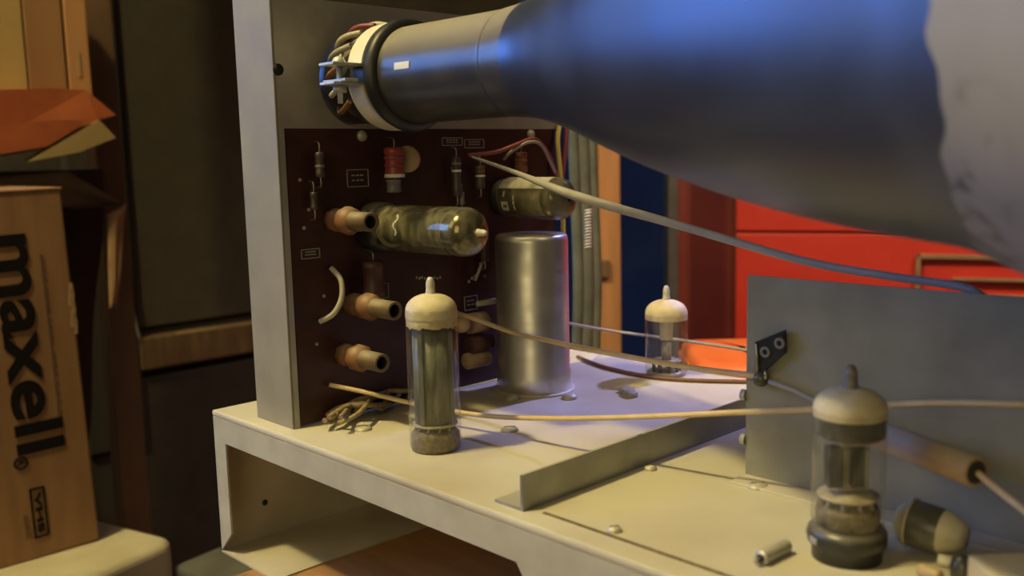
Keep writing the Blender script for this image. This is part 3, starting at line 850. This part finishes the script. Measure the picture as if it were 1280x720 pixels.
wire('lead_wire', 'yellow wire hanging down at the right end of the board',
     [atx(701, 150, -.386), atx(697, 175, -.383), atx(700, 215, -.382), atx(703, 255, -.384), atx(704, 300, -.388)], .0015, 'wire_yellow')
wire('lead_wire', 'dark red wire hanging beside the yellow one at the board end',
     [atx(709, 152, -.386), atx(707, 180, -.384), atx(702, 225, -.384), atx(700, 262, -.388)], .0016, 'wire_maroon')
# hanging cables between board and wooden post
hc = [(718, .68, .004), (729, .72, .0055), (741, .76, .004)]
for i, (x, t, r) in enumerate(hc):
    P = [atd(x - 4, 60, t), atd(x - 2, 160, t), atd(x + 2, 260, t), atd(x + 5, 360, t), atd(x + 2, 470, t), atd(x, 620, t)]
    P[-1] = P[-2].copy(); P[-1].z = TZ + r + .001
    for q in P: q.y = max(q.y, .472)
    wire('hanging_cable', ('grey-green cable hanging nearest the end of the circuit board', 'thickest grey-green cable hanging between the board and wooden post', 'grey-green cable hanging nearest the wooden post')[i], P, r, 'wire_green', 'cables hanging beyond the board')
hcable = bpy.data.objects['hanging_cable.001']
cw = MB(); pts = []
for i in range(90):
    y = 262 + i * .55; c_ = atd(735, y, .655); pts.append(c_ + CR * .0022 * math.cos(i * .9) - CF * .0022 * math.sin(i * .9))
lab(cw.tube(pts, .0007, 6, 0).build('coiled_wire', 'bolt', hcable), 'short coil of bright wire')

# ================================================================== loose parts right front
ca, cb_ = aty(1098, 543, .3015), aty(1222, 591, .283)
tc = thing('tubular_capacitor', 'fat brown tubular capacitor hung on its leads behind the right front valve', 'capacitor', ca)
L = (cb_ - ca).length; Mt = frame_to(ca, cb_ - ca)
MB().lathe([(0, 0), (.0042, 0), (.0047, .001), (.0047, L - .001), (.0042, L), (.003, L - .0006), (0, L - .001)], Mt, 32).build('body', 'tubular', tc)
MB().lathe([(.0035, L - .0004), (0, L + .0004)], Mt, 24).build('end_seal', 'black_plastic', tc)
MB().tube([cb_, aty(1250, 614, .279), aty(1290, 645, .274)], .0011, 10).build('lead', 'wire_cream', tc)
MB().tube([aty(962, 477, .3095), aty(990, 487, .306), aty(1040, 511, .304), ca], .0009, 10).build('lead', 'wire_grey', tc)

la, lb = atz(1130, 650, 1.0090), atz(1208, 674, 1.0075)
ly = thing('lying_capacitor', 'dusty pale tubular capacitor lying on the deck right of the black socket', 'capacitor', Vector((la.x, la.y, 1.0)))
L = (lb - la).length; Ml = frame_to(la, lb - la)
MB().lathe([(0, -.0025), (.004, -.002), (.0066, .0), (.0078, .0022), (.0080, L * .12), (.0074, L * .14)], Ml, 36).build('rim', 'lytic', ly)
MB().lathe([(.0072, L * .12), (.0074, L * .16), (.0070, L * .60), (.0066, L * .64)], Ml, 36).build('body', 'lytic_dark', ly)
MB().lathe([(.0068, L * .62), (.0068, L * .68), (.0050, L * .92), (.0036, L), (0, L)], Ml, 36).build('tail', 'lytic', ly)
def rod(name, label, a, b, r, mtl, group=None):
    L = (b - a).length
    o = MB().lathe([(0, 0), (r * .8, 0), (r, r * .3), (r, L - r * .3), (r * .8, L), (0, L)], frame_to(a, b - a), 20).build(name, mtl, base=Vector((a.x, a.y, 1.0)))
    return tag(o, label, 'resistor', group)
rod('small_resistor', 'small pale resistor lying nearer the lens beside the black socket', atz(1150, 712, 1.0022), atz(1176, 722, 1.0022), .0022, 'disc_cream', 'small pale resistors')
rod('small_resistor', 'small pale resistor lying under the tail of the dusty capacitor', atz(1172, 699, 1.0018), atz(1196, 703, 1.0018), .0018, 'band_white', 'small pale resistors')
q = atz(1202, 706, 1.004)
MB_ = MB().lathe([(0, 0), (.003, 0), (.0033, .003), (.0024, .0065), (0, .0075)], Matrix.Translation(Vector((q.x, q.y, 1.0))), 16)
tag(MB_.build('solder_terminal', 'getter_black', base=(q.x, q.y, 1.0)), 'small dark terminal stud between the pale resistor and yellow block', 'terminal')
# pale yellow block at the bottom right corner
k0, k1 = atz(1210, 700, 1.008), atz(1300, 698, 1.008)
ax = Vector((1, 0, 0))
yb = MB(); A = atz(1208, 692, 1.009); B = atz(1300, 688, 1.009)
ux = (B - A).normalized(); uy = Vector((ux.y, -ux.x, 0))
Mb = Matrix.Translation(A) @ Matrix((ux, -uy, Vector((0, 0, 1)))).transposed().to_4x4()
yb.box((0, -.030, -.009), (.036, 0, 0), .0015, Mb)
tag(yb.build('yellow_block', 'slab_yellow', base=(A.x, A.y, 1.0)), 'pale yellow block at the right corner of the deck', 'block')
# little metal coil lying on the deck in front
a, b = atz(952, 697, 1.0024), atz(982, 682, 1.0024)
cr = thing('small_coil', 'small silver wound coil lying on the deck left of the black socket', 'coil', Vector((a.x, a.y, 1.0)))
L = (b - a).length; Mc = frame_to(a, b - a)
prof = [(0, 0)]
for k in range(13): prof += [(.0023, L * k / 12), (.0020, L * (k + .5) / 12)]
prof += [(0, L * 12.5 / 12)]
MB().lathe(prof, Mc, 20).build('winding', 'alu_dull', cr)
MB().lathe([(0, -.0004), (.0012, -.0004), (.0012, -.0008), (0, -.0008)], Mc, 12).build('bore', 'hole', cr)
MB().tube([a, a + Vector((-.001, -.002, -.0005)), atz(951, 707, 1.0006)], .0006, 8).build('lead', 'pin', cr)
MB().tube([b, atz(984, 690, 1.001), atz(987, 688, 1.0008)], .0006, 8).build('lead', 'pin', cr)

# ================================================================== left side: carton on a cream slab
BXF = -.84
br_, tr_ = atx(125, 674, BXF), atx(76, 236, BXF)
eu = (tr_ - br_).normalized()                       # up the carton's edge (it leans a little)
ev = Vector((0, eu.z, -eu.y))                       # along its face, +y side
H = (tr_ - br_).length
bxt = thing('cardboard_box', 'brown cardboard carton printed maxell and VHS standing on the cream slab', 'box', br_ - ev * .12)
def boxM(): return Matrix.Translation(br_) @ Matrix((Vector((1, 0, 0)), ev, eu)).transposed().to_4x4()
MBX = boxM()
W = .26
MB().box((-.13, -W, 0), (0, 0, H), .002, MBX).build('carton', 'cardboard', bxt)
MB().box((-.131, -W - .0, H * .999), (.0008, .0008, H + .0015), .0006, MBX).build('lid_flap', 'cardboard', bxt)
te = MB()
for k in range(7):
    te.box((-.0005, -.002 - .002 * ((k * 5) % 3) / 2, H * (.60 + .02 * k)), (.0010, .0008 + .0004 * (k % 2), H * (.622 + .02 * k)), .0003, MBX)
te.build('torn_edge', 'torn_card', bxt)
def text_part(s, name, origin, ud, vd, width, height, mtl, parent, bold=0., depth=.0006):
    cu = bpy.data.curves.new('lettering', 'FONT'); cu.body = s; cu.offset = bold; cu.extrude = .01
    to = bpy.data.objects.new('lettering', cu); COL.objects.link(to)
    dg = bpy.context.evaluated_depsgraph_get(); me = bpy.data.meshes.new_from_object(to.evaluated_get(dg))
    bpy.data.objects.remove(to); bpy.data.curves.remove(cu)
    xs = [v.co.x for v in me.vertices]; ys = [v.co.y for v in me.vertices]; zs = [v.co.z for v in me.vertices]
    wd = ud.cross(vd)
    base = WLOC[parent.name]
    for v in me.vertices:
        u = (v.co.x - min(xs)) / (max(xs) - min(xs)) * width; w = (v.co.y - min(ys)) / (max(ys) - min(ys)) * height
        k = (v.co.z - min(zs)) / (max(zs) - min(zs)) * depth
        v.co = origin + ud * u + vd * w + wd * k - base
    me.materials.append(MATS[mtl]); me.name = name
    o = bpy.data.objects.new(name, me); COL.objects.link(o); o.parent = parent; WLOC[o.name] = base
    return o
def face(px, py): return atx(px, py, BXF + .0004)
def local(p): d_ = p - br_; return d_.dot(ev), d_.dot(eu)
def fromlocal(v_, u_): return br_ + ev * v_ + eu * u_ + Vector((.0003, 0, 0))
dn = -eu
# wordmark reads downwards; its baseline is the left side
v0, u0_ = local(face(36, 291)); v1, u1_ = local(face(78, 557))
xh_v = local(face(64, 470))[0]
asc = local(face(80, 545))[0]; bl = local(face(20, 560))[0]
text_part('maxell', 'wordmark', fromlocal(bl, u0_), dn, ev, u0_ - u1_, asc - bl, 'ink', bxt, bold=.022)
rp = fromlocal(*local(face(26, 579)))
rg = MB().lathe([(.0042, 0), (.0056, 0), (.0056, .0006), (.0042, .0006), (.0042, 0)], frame_to(rp, (1, 0, 0)), 24)
rg.build('registered_ring', 'ink', bxt)
text_part('R', 'registered_letter', rp - ev * .0024 + eu * .0026, dn, ev, .0050, .0050, 'ink', bxt, bold=.01)
va, ua = local(face(36, 612)); vb, ub = local(face(62, 668))
text_part('VHS', 'format_mark', fromlocal(va + .0034, ua - .0036), dn, ev, (ua - ub) - .0072, (vb - va) - .0066, 'ink', bxt, bold=.03)
fm = MB(); w = .0014
for (p0, p1, q0, q1) in ((va, vb, ub, ub + w), (va, vb, ua - w, ua), (va, va + w, ub, ua), (vb - w, vb, ub, ua)):
    fm.box((0, p0, q0), (.0008, p1, q1), 0, MBX)
fm.build('format_frame', 'ink', bxt)
def print_line(p0, p1, n, h):
    # a line of print too small to read: short faint ticks on one baseline
    m = MB(); v_, u_ = local(face(*p0)); u2 = local(face(*p1))[1]; st = (u2 - u_) / n
    m.box((0, v_ - .0004, u2), (.0005, v_, u_), 0, MBX)
    for k in range(n):
        if k % 10 == 9: continue
        m.box((0, v_, u_ + st * k + st * .45), (.0005, v_ + h * (.7 + .3 * ((k * 7) % 3)), u_ + st * k), 0, MBX)
    m.build('small_print', 'ink_faint', bxt)
print_line((50, 318), (73, 520), 52, .0024)
print_line((30, 645), (34, 673), 9, .003)

# cream slab with rounded corner, resting on a low cupboard
sz = br_.z - .0015
sA, sB = atz(128, 649, sz), atz(222, 672, sz)
su = (sB - sA).normalized(); sv = Vector((su.y, -su.x, 0))          # along the back edge; towards the viewer
if sv.y > 0: sv = -sv
Msl = Matrix.Translation(Vector((sB.x, sB.y, sz))) @ Matrix((su, -sv, Vector((0, 0, 1)))).transposed().to_4x4()
slab = thing('cream_slab', 'cream slab with rounded worn corner under the cardboard carton', 'slab', (sB.x - .12, sB.y - .2, sz - .05))
rr = .016; D_ = .42; WS = .30
outline = [(-WS, -D_), (0, -D_)]
for k in range(7):
    t = k / 6 * PI / 2; outline.append((-rr + rr * math.cos(t), -rr + rr * math.sin(t)))
outline += [(-WS, 0)]
t_ = bmesh.new(); vs_ = [t_.verts.new((x, y, -.05)) for x, y in outline]; f_ = t_.faces.new(vs_)
r_ = bmesh.ops.extrude_face_region(t_, geom=[f_]); bmesh.ops.translate(t_, verts=[g for g in r_['geom'] if isinstance(g, bmesh.types.BMVert)], vec=(0, 0, .05))
bmesh.ops.bevel(t_, geom=[e for e in t_.edges if all(v.co.z > -.001 for v in e.verts)], offset=.008, segments=4, affect='EDGES', profile=.5)
sb_ = MB(); sb_.add(t_, Msl); sb_.build('slab_body', 'cream_slab', slab)
cp = thing('low_cupboard', 'dark low cupboard below the cream slab', 'cupboard', (sB.x - .15, sB.y - .2, 0))
Mcp = Matrix.Translation(Vector((sB.x, sB.y, 0))) @ Matrix((su, -sv, Vector((0, 0, 1)))).transposed().to_4x4()
MB().box((-WS, -D_, 0), (-.02, -.02, sz - .05), .003, Mcp).build('carcass', 'cabinet_black', cp)
MB().box((-.02, -D_ + .01, .06), (-.012, -.215, sz - .07), .002, Mcp).build('door', 'cabinet_black', cp)
MB().box((-.02, -.205, .06), (-.012, -.03, sz - .07), .002, Mcp).build('door', 'cabinet_black', cp)

# ================================================================== big dark cabinet behind
CX = -1.25
def onc(px, py, off=0.): return atx(px, py, CX + off)
cab = thing('dark_cabinet', 'tall dark cabinet with a worn wooden rail standing behind the carton', 'cabinet', (-1.4, .6, 0))
zr = onc(312, 403).z; zl = onc(312, 441).z
MB().box((-1.62, .02, 0), (CX - .022, 1.25, 1.75), .004).build('carcass', 'cabinet_black', cab)
yl = onc(175, 425).y
lab(MB().box((CX - .022, yl, zl), (CX, 1.25, zr), .003).build('rail', 'rail_wood', cab), 'worn brown wooden rail')
MB().box((CX - .022, yl - .075, zl - .10), (CX - .002, yl, 1.75), .003).build('stile', 'cabinet_black', cab)
MB().box((CX - .004, yl + .05, zr - .003), (CX + .0008, 1.24, zr + .001), .0005).build('edge_highlight', 'fold_cream', cab)  # thin cream strip paints the highlight along the rail's top front edge
lab(MB().box((CX - .022, yl + .004, zr + .012), (CX - .012, 1.25, 1.74), .002).build('upper_panel', 'cabinet_panel', cab), 'dark brown recessed panel')
MB().box((CX - .022, yl - .075, .08), (CX - .010, 1.22, zl - .012), .002).build('lower_door', 'cabinet_black', cab)
MB().tube([onc(150, 285, .002), onc(158, 335, .002), onc(168, 395, .002), onc(175, 425, .002)], .0016, 6).build('edge_strip', 'res_grey', cab)
# grey-green low board seen at the foot of the chassis
zf = atd(222, 706, .86).z
ga, gb = atz(215, 707, zf), atz(300, 672, zf)
gu = (gb - ga).normalized(); gv = Vector((-gu.y, gu.x, 0))
Mg = Matrix.Translation(Vector((ga.x, ga.y, 0))) @ Matrix((gu, gv, Vector((0, 0, 1)))).transposed().to_4x4()
lt = thing('low_bench', 'dull grey-green low bench behind the left foot of the chassis', 'bench', (ga.x, ga.y, 0))
GL = .34
MB().box((0, -.14, zf - .03), (GL, 0, zf), .004, Mg).build('seat', 'grey_post', lt)
for (x, y) in ((.03, -.085), (GL - .03, -.085), (.03, -.02), (GL - .03, -.02)):
    MB().box((x - .015, y - .015, 0), (x + .015, y + .015, zf - .03), .002, Mg).build('leg', 'grey_post', lt)

# ================================================================== heap of bags and cartons at the upper left
def crumple(quad, nx, ny, amp, th, name, mtl, parent=None, seed=1, sag=0.):
    # a soft sheet through four corner points, with real thickness
    rnd = random.Random(seed); m = MB(); G = []
    n_ = (quad[1] - quad[0]).cross(quad[3] - quad[0]).normalized()
    ph = [rnd.uniform(0, 6) for _ in range(6)]
    for s_ in (1, -1):
        g = []
        for j in range(ny + 1):
            row = []
            for i in range(nx + 1):
                u, v_ = i / nx, j / ny
                p = (quad[0] * (1 - u) + quad[1] * u) * (1 - v_) + (quad[3] * (1 - u) + quad[2] * u) * v_
                w = amp * (math.sin(3.1 * u * 2 + ph[0] + 2 * v_) + .6 * math.sin(7 * v_ + ph[1] + 3 * u) + .4 * math.sin(11 * u + ph[2] - 5 * v_))
                row.append(m.bm.verts.new(p + n_ * (w + s_ * th / 2) + Vector((0, 0, -sag * 4 * u * (1 - u)))))
            g.append(row)
        G.append(g)
    for g in G:
        for j in range(ny):
            for i in range(nx):
                m.bm.faces.new((g[j][i], g[j][i + 1], g[j + 1][i + 1], g[j + 1][i])).smooth = True
    for i in range(nx):
        for j in (0, ny): m.bm.faces.new((G[0][j][i], G[0][j][i + 1], G[1][j][i + 1], G[1][j][i]))
    for j in range(ny):
        for i in (0, nx): m.bm.faces.new((G[0][j][i], G[0][j + 1][i], G[1][j + 1][i], G[1][j][i]))
    return m.build(name, mtl, parent)
HX = -.995
def onh(px, py, off=0.): return atx(px, py, HX + off)
# dark soft bag carrying the heap, set behind the carton
y_r = onh(150, 300).y
bag = thing('dark_bag', 'dark brown cloth bag slumped behind the cardboard carton', 'bag', (HX - .04, .2, sz))
loftpts = []
bz0, bz1 = sz + .001, onh(100, 212).z
bgm = MB(); R_ = []
for k in range(15):
    t = k / 14; z = bz0 + (bz1 - bz0) * t
    yr = onh(142 + 10 * math.sin(t * 2.4), 205 + (1 - t) * 450).y if False else None
    pyy = 660 + (205 - 660) * t
    edge = onh(128 + 24 * t - 6 * max(0, t - .8) * 5 + 3 * math.sin(t * 9), pyy)
    y1_ = edge.y; row = []
    for i in range(28):
        a_ = 2 * PI * i / 28; c, sn = math.cos(a_), math.sin(a_)
        q = (abs(c) ** 3.2 + abs(sn) ** 3.2) ** (-1 / 3.2)
        hw = .20; dp_ = .036 + .003 * math.sin(t * 7 + i)
        row.append(Vector((HX - .046 + dp_ * c * q, y1_ - hw + hw * sn * q, z)))
    R_.append(row)
loft(bgm, R_); bgm.build('bag_body', 'dark_cloth', bag)
lab(crumple([onh(135, 268, .004), onh(158, 255, .004), onh(146, 385, .004), onh(137, 385, .004)], 6, 14, .0012, .003, 'strap', 'tan_strap', bag, 3), 'tan fold down its right edge')
lab(crumple([onh(-40, 226, .012), onh(85, 214, .012), onh(152, 256, .006), onh(90, 262, .012)], 14, 5, .003, .004, 'flap', 'brown_cloth', bag, 5), 'brown flap lying over its top')
# orange bag on top with a cream turned-back fold
ob = thing('orange_bag', 'creased orange paper bag lying flat on top of the dark bag', 'bag', onh(60, 215, -.06))
m = MB()
def ob_sheet(pts_front, depth, name, mtl, th):
    m_ = MB(); m_.prism(pts_front, (-depth, 0, 0)); return m_
front = [onh(-60, 114, .02), onh(66, 110, .02), onh(108, 113, .02), onh(145, 144, .02), onh(122, 150, .024), onh(60, 182, .026), onh(-60, 204, .02)]
back = [onh(-60, 122, -.085), onh(66, 120, -.085), onh(104, 121, -.085), onh(138, 140, -.085), onh(116, 150, -.085), onh(60, 186, -.085), onh(-60, 204, -.085)]
mid = [(a_ * .55 + b2 * .45) + Vector((0, 0, 0)) for i, (a_, b2) in enumerate(zip(front, back))]
loft(m, [front, mid, back])
t_o = m.build('bag_body', 'orange_bag', ob)
OBTOP = max(v.co.z for v in t_o.data.vertices) + WLOC[t_o.name].z
for f in t_o.data.polygons: f.use_smooth = False
m = MB()
m.prism([onh(145, 172, .028), onh(124, 150, .028), onh(62, 186, .028), onh(36, 202, .028), onh(100, 190, .028)], (-.02, 0, 0))
lab(m.build('turned_fold', 'fold_cream', ob), 'cream inside of the turned-back fold')
m = MB().prism([onh(-60, 168, .0285), onh(60, 150, .0285), onh(112, 150, .0285), onh(60, 183, .0285), onh(-60, 203, .0285)], (-.003, 0, 0))
lab(m.build('shaded_flap', 'orange_bag', ob), 'front flap of the orange bag')
# cartons behind the orange bag
def carton(x0, x1, off, mtl, label, top=-30, bot=116, dep=.05):
    a_, b2 = onh(x0, top, off), onh(x1, top, off)
    zb = onh(66, 111.5, .02).z - .002
    o = thing('flat_carton', label, 'carton', (a_.x - dep / 2, (a_.y + b2.y) / 2, zb), 'cartons standing on the orange bag')
    za = a_.z
    mm_ = MB().box((a_.x - dep, a_.y, zb), (a_.x, b2.y, za), .0015); mm_.build('carton_body', mtl, o)
    MB().box((a_.x - dep * .6, a_.y + .002, za), (a_.x - dep * .5, b2.y - .002, za + .02), .0008).build('top_flap', mtl, o)
    return o
carton(-60, 23, -.030, 'carton_yellow', 'yellow-buff carton at the extreme left edge above the orange bag')
carton(25, 73, -.030, 'carton_brown', 'brown carton standing between the buff and the pale orange cartons')
c_ = carton(76, 104, -.030, 'carton_orange', 'pale orange-brown narrow carton above the orange bag, next to dark wood')
c2 = onh(99, 80, -.0296)
MB().box((c2.x, c2.y - .002, c2.z - .012), (c2.x + .0006, c2.y + .001, c2.z + .012), 0).build('torn_tape', 'fold_cream', c_)
# dark wooden upright beside them
uw = MB(); a_, b2 = onh(104, 0, -.10), onh(139, 0, -.10)
uw.box((a_.x - .03, a_.y, 0), (a_.x, b2.y, 2.0), .002)
o = uw.build('wooden_upright', 'dark_wood', base=((a_.x - .015), (a_.y + b2.y) / 2, 0)); tag(o, 'dark brown wooden upright behind the cartons and bags', 'post')

# ================================================================== background to the right
def upright(name, label, x0, x1, t, mtl, cat, depth=.05, ztop=2.5):
    a_, b2 = atd(x0, 300, t), atd(x1, 300, t)
    u = Vector((b2.x - a_.x, b2.y - a_.y, 0)); w_ = u.length; u.normalize(); n_ = Vector((-u.y, u.x, 0))
    M_ = Matrix.Translation(Vector((a_.x, a_.y, 0))) @ Matrix((u, n_, Vector((0, 0, 1)))).transposed().to_4x4()
    return M_, w_
M_, w_ = upright('', '', 749, 776, 1.15, None, None)
wp = thing('wooden_post', 'orange-brown wooden post standing behind the end of the circuit board', 'post', (M_.translation.x, M_.translation.y, 0))
MB().box((0, 0, 0), (w_, .045, 2.5), .003, M_).build('post_body', 'post_wood', wp)
zc = atd(752, 325, 1.15).z; zd = atd(752, 347, 1.15).z
MB().box((-.002, -.006, zd), (w_ * .45, 0, zc), .001, M_).build('hinge', 'dark_wood', wp)
M_, w_ = upright('', '', 835, 848, 1.30, None, None)
gp = thing('metal_upright', 'narrow grey metal upright left of the red cabinet', 'post', (M_.translation.x, M_.translation.y, 0))
MB().box((0, 0, 0), (w_, .03, 2.2), .002, M_).build('post_body', 'grey_post', gp)
MB().box((-.008, -.004, 0), (w_ + .008, .034, .02), .002, M_).build('foot', 'grey_post', gp)

# red cabinet: front nearly square to the lens, a darker side on the left
RA, RB = atd(920, 290, 1.35), atd(1290, 297, 1.22)
u = Vector((RB.x - RA.x, RB.y - RA.y, 0)).normalized(); n_ = Vector((-u.y, u.x, 0))
Mred = Matrix.Translation(Vector((RA.x, RA.y, 0))) @ Matrix((u, n_, Vector((0, 0, 1)))).transposed().to_4x4()
rc = thing('red_cabinet', 'red painted cabinet standing behind the picture tube', 'cabinet', (RA.x, RA.y, 0))
zs = RA.z
def redpt(px, py):
    d_ = ray(px, py); t = (RA - CC).dot(n_) / d_.dot(n_); p = CC + d_ * t - Vector((RA.x, RA.y, 0)); return p.dot(u), p.z
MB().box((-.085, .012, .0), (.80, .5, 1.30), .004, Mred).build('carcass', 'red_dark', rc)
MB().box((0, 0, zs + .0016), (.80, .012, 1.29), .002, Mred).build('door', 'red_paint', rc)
MB().box((0, 0, .05), (.80, .012, zs - .0016), .002, Mred).build('door', 'red_paint', rc)
MB().box((0, .006, zs - .0016), (.80, .0122, zs + .0016), 0, Mred).build('door_gap', 'seam', rc)
ha, hb = redpt(1145, 317), redpt(1145, 343)
hd = MB(); w = .006; hr = .46
hd.box((ha[0], -.010, ha[1] - w), (ha[0] + hr, 0, ha[1]), .001, Mred)
hd.box((ha[0], -.010, hb[1] - .030), (ha[0] + w, 0, ha[1]), .001, Mred)
hd.box((ha[0], -.010, hb[1] - .030), (ha[0] + hr, 0, hb[1] - .030 + w), .001, Mred)
lab(hd.build('label_frame', 'rim_tan', rc), 'tan raised rectangular frame on the lower door')
ra2 = redpt(1190, 346)
MB().box((ra2[0], -.012, ra2[1] - .004), (ra2[0] + .3, 0, ra2[1]), .001, Mred).build('frame_bar', 'rim_tan', rc)

# orange plastic tub on the bench behind the deck
oc = atd(925, 470, .76); oc = Vector((oc.x, oc.y, TZ))
ztop = atd(905, 431, .76).z
tb = thing('orange_tub', 'orange plastic tub on the bench behind the chassis deck', 'tub', oc)
def rrect(cx, cy, hx, hy, r, z, n=6):
    P = []
    for (sx, sy, a0_) in ((1, 1, 0), (-1, 1, PI / 2), (-1, -1, PI), (1, -1, 3 * PI / 2)):
        for k in range(n):
            a_ = a0_ + k / (n - 1) * PI / 2; P.append((cx + sx * (hx - r) + r * math.cos(a_), cy + sy * (hy - r) + r * math.sin(a_), z))
    return P
yawM = Matrix.Translation(oc) @ Matrix.Rotation(-yaw * -1, 4, 'Z')
tbm = MB(); hz = ztop - TZ
prof = [(.047, 0), (.049, .004), (.052, hz * .5), (.0535, hz * .80), (.052, hz * .93), (.047, hz * .985), (.040, hz), (.012, hz)]
loft(tbm, [[yawM @ Vector((q[0] + .016, q[1], q[2])) for q in rrect(0, 0, s_ * 1.0, s_ * .8, .012, z)] for s_, z in prof])
tbm.build('tub_body', 'orange_plastic', tb)
rm = MB()
loft(rm, [[yawM @ Vector((q[0] + .016, q[1], q[2])) for q in rrect(0, 0, s_, s_ * .8, .012, z)] for s_, z in ((.0534, hz * .72), (.0556, hz * .74), (.0556, hz * .80), (.0536, hz * .82))], False, False)
rm.build('rim', 'orange_plastic', tb)

# ================================================================== lights
def area(name, loc, target, size, col, power, size_y=None):
    L_ = bpy.data.lights.new(name, 'AREA'); L_.energy = power; L_.color = col; L_.size = size
    if size_y: L_.shape = 'RECTANGLE'; L_.size_y = size_y
    o = bpy.data.objects.new(name, L_); COL.objects.link(o); o.location = loc
    o.rotation_euler = (Vector(target) - Vector(loc)).to_track_quat('-Z', 'Y').to_euler()
    return o
lp = bpy.data.lights.new('warm_bulb', 'POINT'); lp.energy = 86; lp.color = (1.0, .82, .34); lp.shadow_soft_size = .05
lo_ = bpy.data.objects.new('warm_bulb', lp); COL.objects.link(lo_); lo_.location = (-.60, -.42, 2.42)
area('warm_fill', (-1.1, -1.3, 2.2), (-.2, .35, 1.0), 1.0, (1.0, .80, .38), 6)
area('warm_fill_low', (.35, -1.0, 1.45), (-.35, .35, 1.0), .7, (1.0, .80, .38), 3.6)
area('blue_window', (-2.4, -.75, 1.70), (-.15, .2, 1.15), 1.7, (.14, .34, 1.0), 36, .8)
def spot(name, loc, target, power, col, deg, blend, soft):
    L_ = bpy.data.lights.new(name, 'SPOT'); L_.energy = power; L_.color = col
    L_.spot_size = math.radians(deg); L_.spot_blend = blend; L_.shadow_soft_size = soft
    o = bpy.data.objects.new(name, L_); COL.objects.link(o); o.location = loc
    o.rotation_euler = (Vector(target) - Vector(loc)).to_track_quat('-Z', 'Y').to_euler()
    return o
spot('blue_lamp_back', (-.25, 1.3, 1.9), (-.33, .43, 1.0), 78, (.40, .40, 1.0), 11.5, .7, .03)
sp_l = bpy.data.lights.new('back_fill', 'SPOT'); sp_l.energy = 75; sp_l.color = (1.0, .72, .45); sp_l.spot_size = math.radians(48); sp_l.spot_blend = .6; sp_l.shadow_soft_size = .08  # added fill spot, brightens the red cabinet and orange tub
spo = bpy.data.objects.new('back_fill', sp_l); COL.objects.link(spo); spo.location = (.55, .45, 2.3)
spo.rotation_euler = (Vector((-.55, 1.05, 1.0)) - spo.location).to_track_quat('-Z', 'Y').to_euler()
w = bpy.data.worlds.new('world'); sc.world = w; w.use_nodes = True
bg = w.node_tree.nodes['Background']; bg.inputs['Color'].default_value = (.8, .72, .55, 1); bg.inputs['Strength'].default_value = .05

sc.view_settings.view_transform = 'Standard'
sc.view_settings.look = 'None'
sc.view_settings.exposure = 0.0
sc.view_settings.gamma = 1.0
sc.view_settings.use_curve_mapping = False
